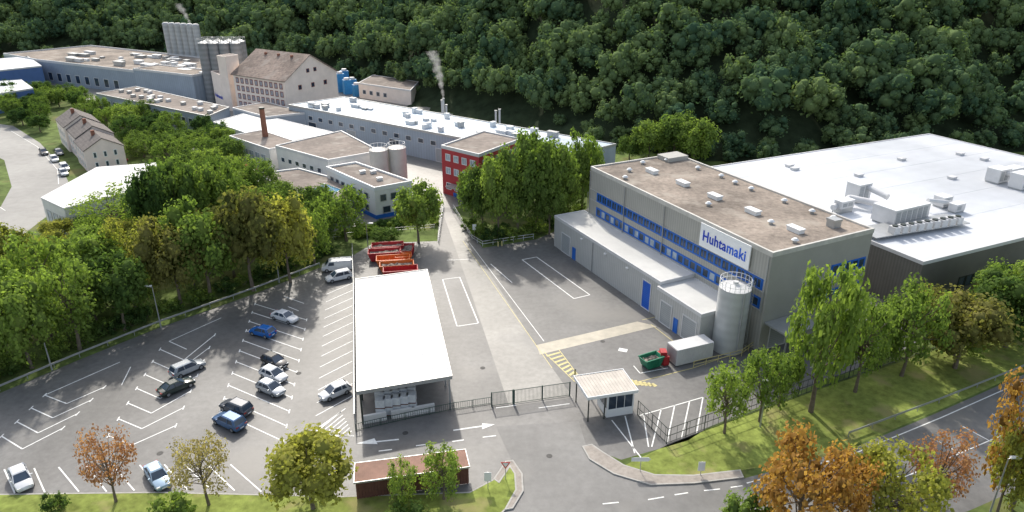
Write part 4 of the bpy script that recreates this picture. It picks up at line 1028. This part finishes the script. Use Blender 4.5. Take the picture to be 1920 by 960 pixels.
W3 = 'on the lawn beside the car park'
for t in ((588, 955, 808, 165, 'broad', 'yellow'), (218, 942, 806, 110, 'sparse', 'red'), (392, 948, 812, 112, 'sparse', 'tan'), (755, 950, 862, 60, 'airy', 'bright'), (832, 937, 834, 82, 'airy', 'bright')):
    tree(*t, W3)
W4 = 'beside the factory access road'
for t in ((650, 452, 340, 92, 'airy', 'bright'), (785, 455, 336, 95, 'broad', 'bright'), (720, 456, 425, 60, 'broad', 'green'), (905, 440, 292, 78, 'broad', 'green'), (935, 448, 282, 85, 'broad', 'bright'), (970, 440, 260, 95, 'broad', 'green'), (1005, 430, 232, 105, 'broad', 'bright'), (1040, 425, 256, 90, 'broad', 'bright'), (1090, 400, 240, 66, 'tall', 'bright'), (1065, 405, 268, 82, 'broad', 'green'), (885, 420, 310, 60, 'broad', 'green'), (1000, 380, 250, 90, 'broad', 'dark'), (950, 400, 280, 80, 'broad', 'dark'), (1105, 380, 270, 60, 'broad', 'green'), (1030, 440, 330, 70, 'broad', 'green')):
    tree(*t, W4)
for u, v in ((900, 448), (925, 455), (955, 452), (985, 446), (1015, 440), (1040, 428), (1065, 415), (1085, 402), (880, 432), (940, 440), (1000, 430)):
    x, y = G(u, v); plant(x, y+1, rnd.uniform(2, 3.5), rnd.uniform(3.5, 5), 'bush', rnd.choice(('green', 'dark', 'bright')), W4, 'undergrowth bushes')
for t in ((1215, 300, 222, 72, 'broad', 'bright'), (1262, 300, 205, 80, 'broad', 'green'), (1300, 312, 215, 82, 'broad', 'bright'), (1180, 300, 250, 50, 'broad', 'green')): tree(*t, 'at the foot of the wooded hill')
W5 = 'in the wood beside the car park'
def inpoly(x, y, p):
    c = False
    for i in range(len(p)):
        x1, y1 = p[i]; x2, y2 = p[i-1]
        if (y1 > y) != (y2 > y) and x < (x2-x1)*(y-y1)/(y2-y1)+x1: c = not c
    return c
hand = ((475, 545, 335, 150, 'broad', 'olive'), (545, 530, 358, 115, 'broad', 'yellow'), (395, 560, 368, 130, 'broad', 'bright'), (340, 575, 395, 120, 'broad', 'olive'), (590, 495, 375, 80, 'airy', 'bright'), (220, 450, 350, 120, 'sparse', 'bright'), (60, 690, 510, 130, 'broad', 'bright'), (150, 655, 480, 130, 'airy', 'bright'), (235, 620, 470, 120, 'broad', 'green'), (15, 640, 470, 120, 'airy', 'bright'), (100, 600, 430, 120, 'airy', 'bright'), (190, 560, 425, 120, 'broad', 'bright'), (280, 540, 400, 110, 'airy', 'yellow'), (305, 470, 302, 90, 'broad', 'dark'), (350, 465, 292, 90, 'broad', 'green'), (400, 450, 300, 90, 'broad', 'bright'), (430, 430, 275, 60, 'tall', 'green'))
wx = []
for t in hand: tree(*t, W5); wx.append(G(t[0], t[1]))
def scatter(px, spacing, hr, wr, cols, where, mx=60):
    poly = GP(px); xs = [p[0] for p in poly]; ys = [p[1] for p in poly]; k = 0; pts = list(wx)
    for _ in range(3000):
        x = rnd.uniform(min(xs), max(xs)); y = rnd.uniform(min(ys), max(ys))
        if not inpoly(x, y, poly) or any((x-a_)**2+(y-b_)**2 < spacing**2 for a_, b_ in pts): continue
        pts.append((x, y)); wx.append((x, y)); plant(x, y, rnd.uniform(*hr), rnd.uniform(*wr), rnd.choice(('broad', 'airy')), rnd.choice(cols), where); k += 1
        if k >= mx: break
scatter([(-140, 560), (40, 500), (130, 490), (300, 480), (440, 450), (600, 440), (610, 475), (480, 525), (300, 590), (150, 650), (-60, 735), (-200, 780)], 5.2, (6, 10), (5.5, 8), ['green', 'green', 'olive', 'bright', 'bright', 'yellow'], W5, 55)
scatter([(-140, 530), (60, 470), (130, 440), (300, 420), (330, 470), (130, 490), (-100, 580)], 4.5, (3.2, 5), (4.5, 6), ['green', 'green', 'bright', 'yellow'], W5, 30)
scatter([(300, 400), (310, 365), (400, 335), (460, 345), (500, 380), (600, 425), (480, 430), (300, 430)], 5, (7, 10), (6, 8), ['green', 'dark', 'green', 'bright'], W5, 20)
scatter([(225, 225), (395, 262), (440, 282), (455, 320), (340, 330), (265, 295), (225, 250)], 6, (5.5, 8.5), (6, 8.5), ['green', 'dark', 'green', 'bright'], 'between the terraced houses and the halls', 26)
scatter([(60, 172), (130, 178), (180, 205), (215, 235), (215, 250), (130, 206), (80, 200)], 6, (4.5, 7.5), (5, 7), ['green', 'dark', 'bright'], 'between the terraced houses and the halls', 20)
scatter([(20, 180), (90, 205), (80, 250), (60, 245), (10, 228)], 6, (5, 8), (5, 7), ['green', 'dark'], 'beside the country road', 14)
scatter([(1760, 610), (2000, 565), (2100, 580), (1960, 640), (1790, 670)], 6, (6, 8), (6, 8), ['green', 'bright', 'olive'], W1, 10)
bl = [(-60, 748), (0, 722), (150, 660), (300, 600), (480, 537), (600, 492), (640, 470)]
for p, q in zip(bl[:-1], bl[1:]):
    p_ = Vector(G(*p)); q_ = Vector(G(*q)); L = (q_-p_).length; k = int(L/2.2)
    for i in range(k):
        t = p_.lerp(q_, (i+rnd.random()*.6)/k); plant(t.x-rnd.uniform(.6, 1.6), t.y+rnd.uniform(.8, 2), rnd.uniform(1.4, 3.2), rnd.uniform(2.6, 4.4), 'bush', rnd.choice(('dark', 'green', 'green', 'bright')), 'in the hedge behind the guard rail', 'hedge bushes')
for _ in range(16):
    t = Vector(G(620, 455)).lerp(Vector(G(820, 420)), rnd.random()); plant(t.x, t.y+rnd.uniform(0, 4), rnd.uniform(1.2, 2.4), rnd.uniform(2.4, 3.6), 'bush', rnd.choice(('dark', 'green', 'bright')), 'on the bank beyond the skips', 'bank bushes')

# ------------------------------------------------------------------ hill and forest
bxs = np.array([-900, -420, -309, -185, -73, -28, 26, 60, 108, 160, 500]); bys = np.array([700, 410, 350, 342, 296, 240, 188, 173, 182, 190, 230])
fx = np.array([-900, -60, 30, 500]); fk = np.array([.78, .68, .93, .97])
def hz(x, y):
    d_ = (y-np.interp(x, bxs, bys))*np.interp(x, fx, fk)
    z = np.where(d_ > 0, d_*.60, 0)
    z = np.where(z > 110, 110+(z-110)*.25, z)
    return np.where(d_ > 0, z*(1+.12*np.sin(x*.045+1)*np.sin(y*.03))+1.6*np.sin(x*.11+y*.07)*np.minimum(1, d_/15), -.4), d_
X, Y = np.meshgrid(np.arange(-900, 520, 8.0), np.arange(140, 1000, 8.0)); Z, D = hz(X, Y)
nx = X.shape[1]; ny = X.shape[0]; V = np.stack([X, Y, Z], -1).reshape(-1, 3)
i = np.arange(nx*ny).reshape(ny, nx); Fa = np.stack([i[:-1, :-1], i[:-1, 1:], i[1:, 1:], i[1:, :-1]], -1).reshape(-1, 4)
keep = (D.reshape(-1)[Fa].max(1) > -10); Fa = Fa[keep]
ob = link(bpy.data.objects.new('hillside', mesh_np('hillside', V, Fa, np.zeros(len(Fa), int), [hillm]))); ob['kind'] = 'structure'
rs = np.random.RandomState(5)
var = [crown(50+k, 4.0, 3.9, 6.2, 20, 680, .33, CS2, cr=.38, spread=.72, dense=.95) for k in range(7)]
VV = []; FF = []; MM = []; TT = []; o = 0; cnt = 0
sp_ = 5.9
for gx in np.arange(-480, 260, sp_):
    for gy in np.arange(160, 640, sp_):
        x = gx+rs.uniform(-2.8, 2.8); y = gy+rs.uniform(-2.8, 2.8); z, dd_ = hz(np.array(x), np.array(y)); z = max(0, float(z)); dd_ = float(dd_)
        if dd_ < (-4 if x > 20 or x < -150 else .5): continue
        dep = y*math.cos(P)+(H-z)*math.sin(P); u = 960+F*x/dep
        v = 480-F*((z+4-H)*math.cos(P)+y*math.sin(P))/dep
        if u < -140 or u > 2060 or v < -70: continue
        s = rs.uniform(.6, 1.2); s2 = s*rs.uniform(.9, 1.3)
        if rs.rand() < .14: s = rs.uniform(1.3, 1.6); s2 = s
        if dd_ < 3: s *= .65; s2 *= .6
        Vk, Fk, Mk, _ = var[rs.randint(7)]; t = rs.uniform(0, 6.28); c, q = math.cos(t), math.sin(t)
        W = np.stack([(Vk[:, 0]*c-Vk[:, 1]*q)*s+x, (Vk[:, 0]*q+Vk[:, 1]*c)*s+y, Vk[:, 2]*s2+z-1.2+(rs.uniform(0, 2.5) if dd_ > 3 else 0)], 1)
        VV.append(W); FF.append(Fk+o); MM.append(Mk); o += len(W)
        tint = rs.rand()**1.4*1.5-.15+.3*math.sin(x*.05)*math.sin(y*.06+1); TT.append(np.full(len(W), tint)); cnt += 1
fa_, fb_ = (.06, .115, .068), (.17, .235, .095)  # leaf greens lifted and blued, distance haze put into the colour
me = mesh_np('forest', np.concatenate(VV), np.concatenate(FF), np.concatenate(MM), [leafmat('forest_leaves_hazed', fa_, fb_, .28, True), leafmat('forest_core_hazed', fa_, fb_, 0, True, .75)])
at = me.attributes.new('tint', 'FLOAT', 'POINT'); at.data.foreach_set('value', np.concatenate(TT).astype(np.float32))
ob = link(bpy.data.objects.new('forest', me)); ob['kind'] = 'stuff'; ob['label'] = 'dense dark green forest covering the hillside'; ob['category'] = 'forest'
print('forest', cnt, 'trees', ntree, 'faces', len(me.polygons))

# ------------------------------------------------------------------ light, sky, camera
el = math.radians(40); azv = Vector((-.24, .97)).normalized()
sd = Vector((azv.x*math.cos(el), azv.y*math.cos(el), math.sin(el)))
sl = bpy.data.lights.new('sun', 'SUN'); sl.energy = 3.7; sl.angle = math.radians(1.5); sl.color = (1, .94, .84)
so = link(bpy.data.objects.new('sun', sl)); so.rotation_euler = sd.to_track_quat('Z', 'Y').to_euler(); so.location = (0, 0, 120)
w = bpy.data.worlds.new('World'); scene.world = w; w.use_nodes = True
N = w.node_tree.nodes; sk = N.new('ShaderNodeTexSky'); sk.sky_type = 'NISHITA'; sk.sun_disc = False; sk.sun_elevation = el
sk.sun_rotation = math.atan2(azv.x, azv.y); sk.air_density = 1.2; sk.dust_density = 3.0; sk.ozone_density = 1.0
hs_ = N.new('ShaderNodeHueSaturation'); hs_.inputs['Saturation'].default_value = .62
bg = N['Background']; bg.inputs['Strength'].default_value = .24
w.node_tree.links.new(sk.outputs[0], hs_.inputs['Color']); w.node_tree.links.new(hs_.outputs[0], bg.inputs[0])
cam = bpy.data.cameras.new('camera'); cam.sensor_width = 36; cam.lens = 36*F/1920; cam.clip_end = 4000
co = link(bpy.data.objects.new('camera', cam)); co.location = (0, 0, H); co.rotation_euler = (math.pi/2-P, 0, 0)
scene.camera = co
scene.view_settings.view_transform = 'Standard'; scene.view_settings.look = 'None'; scene.view_settings.exposure = 0
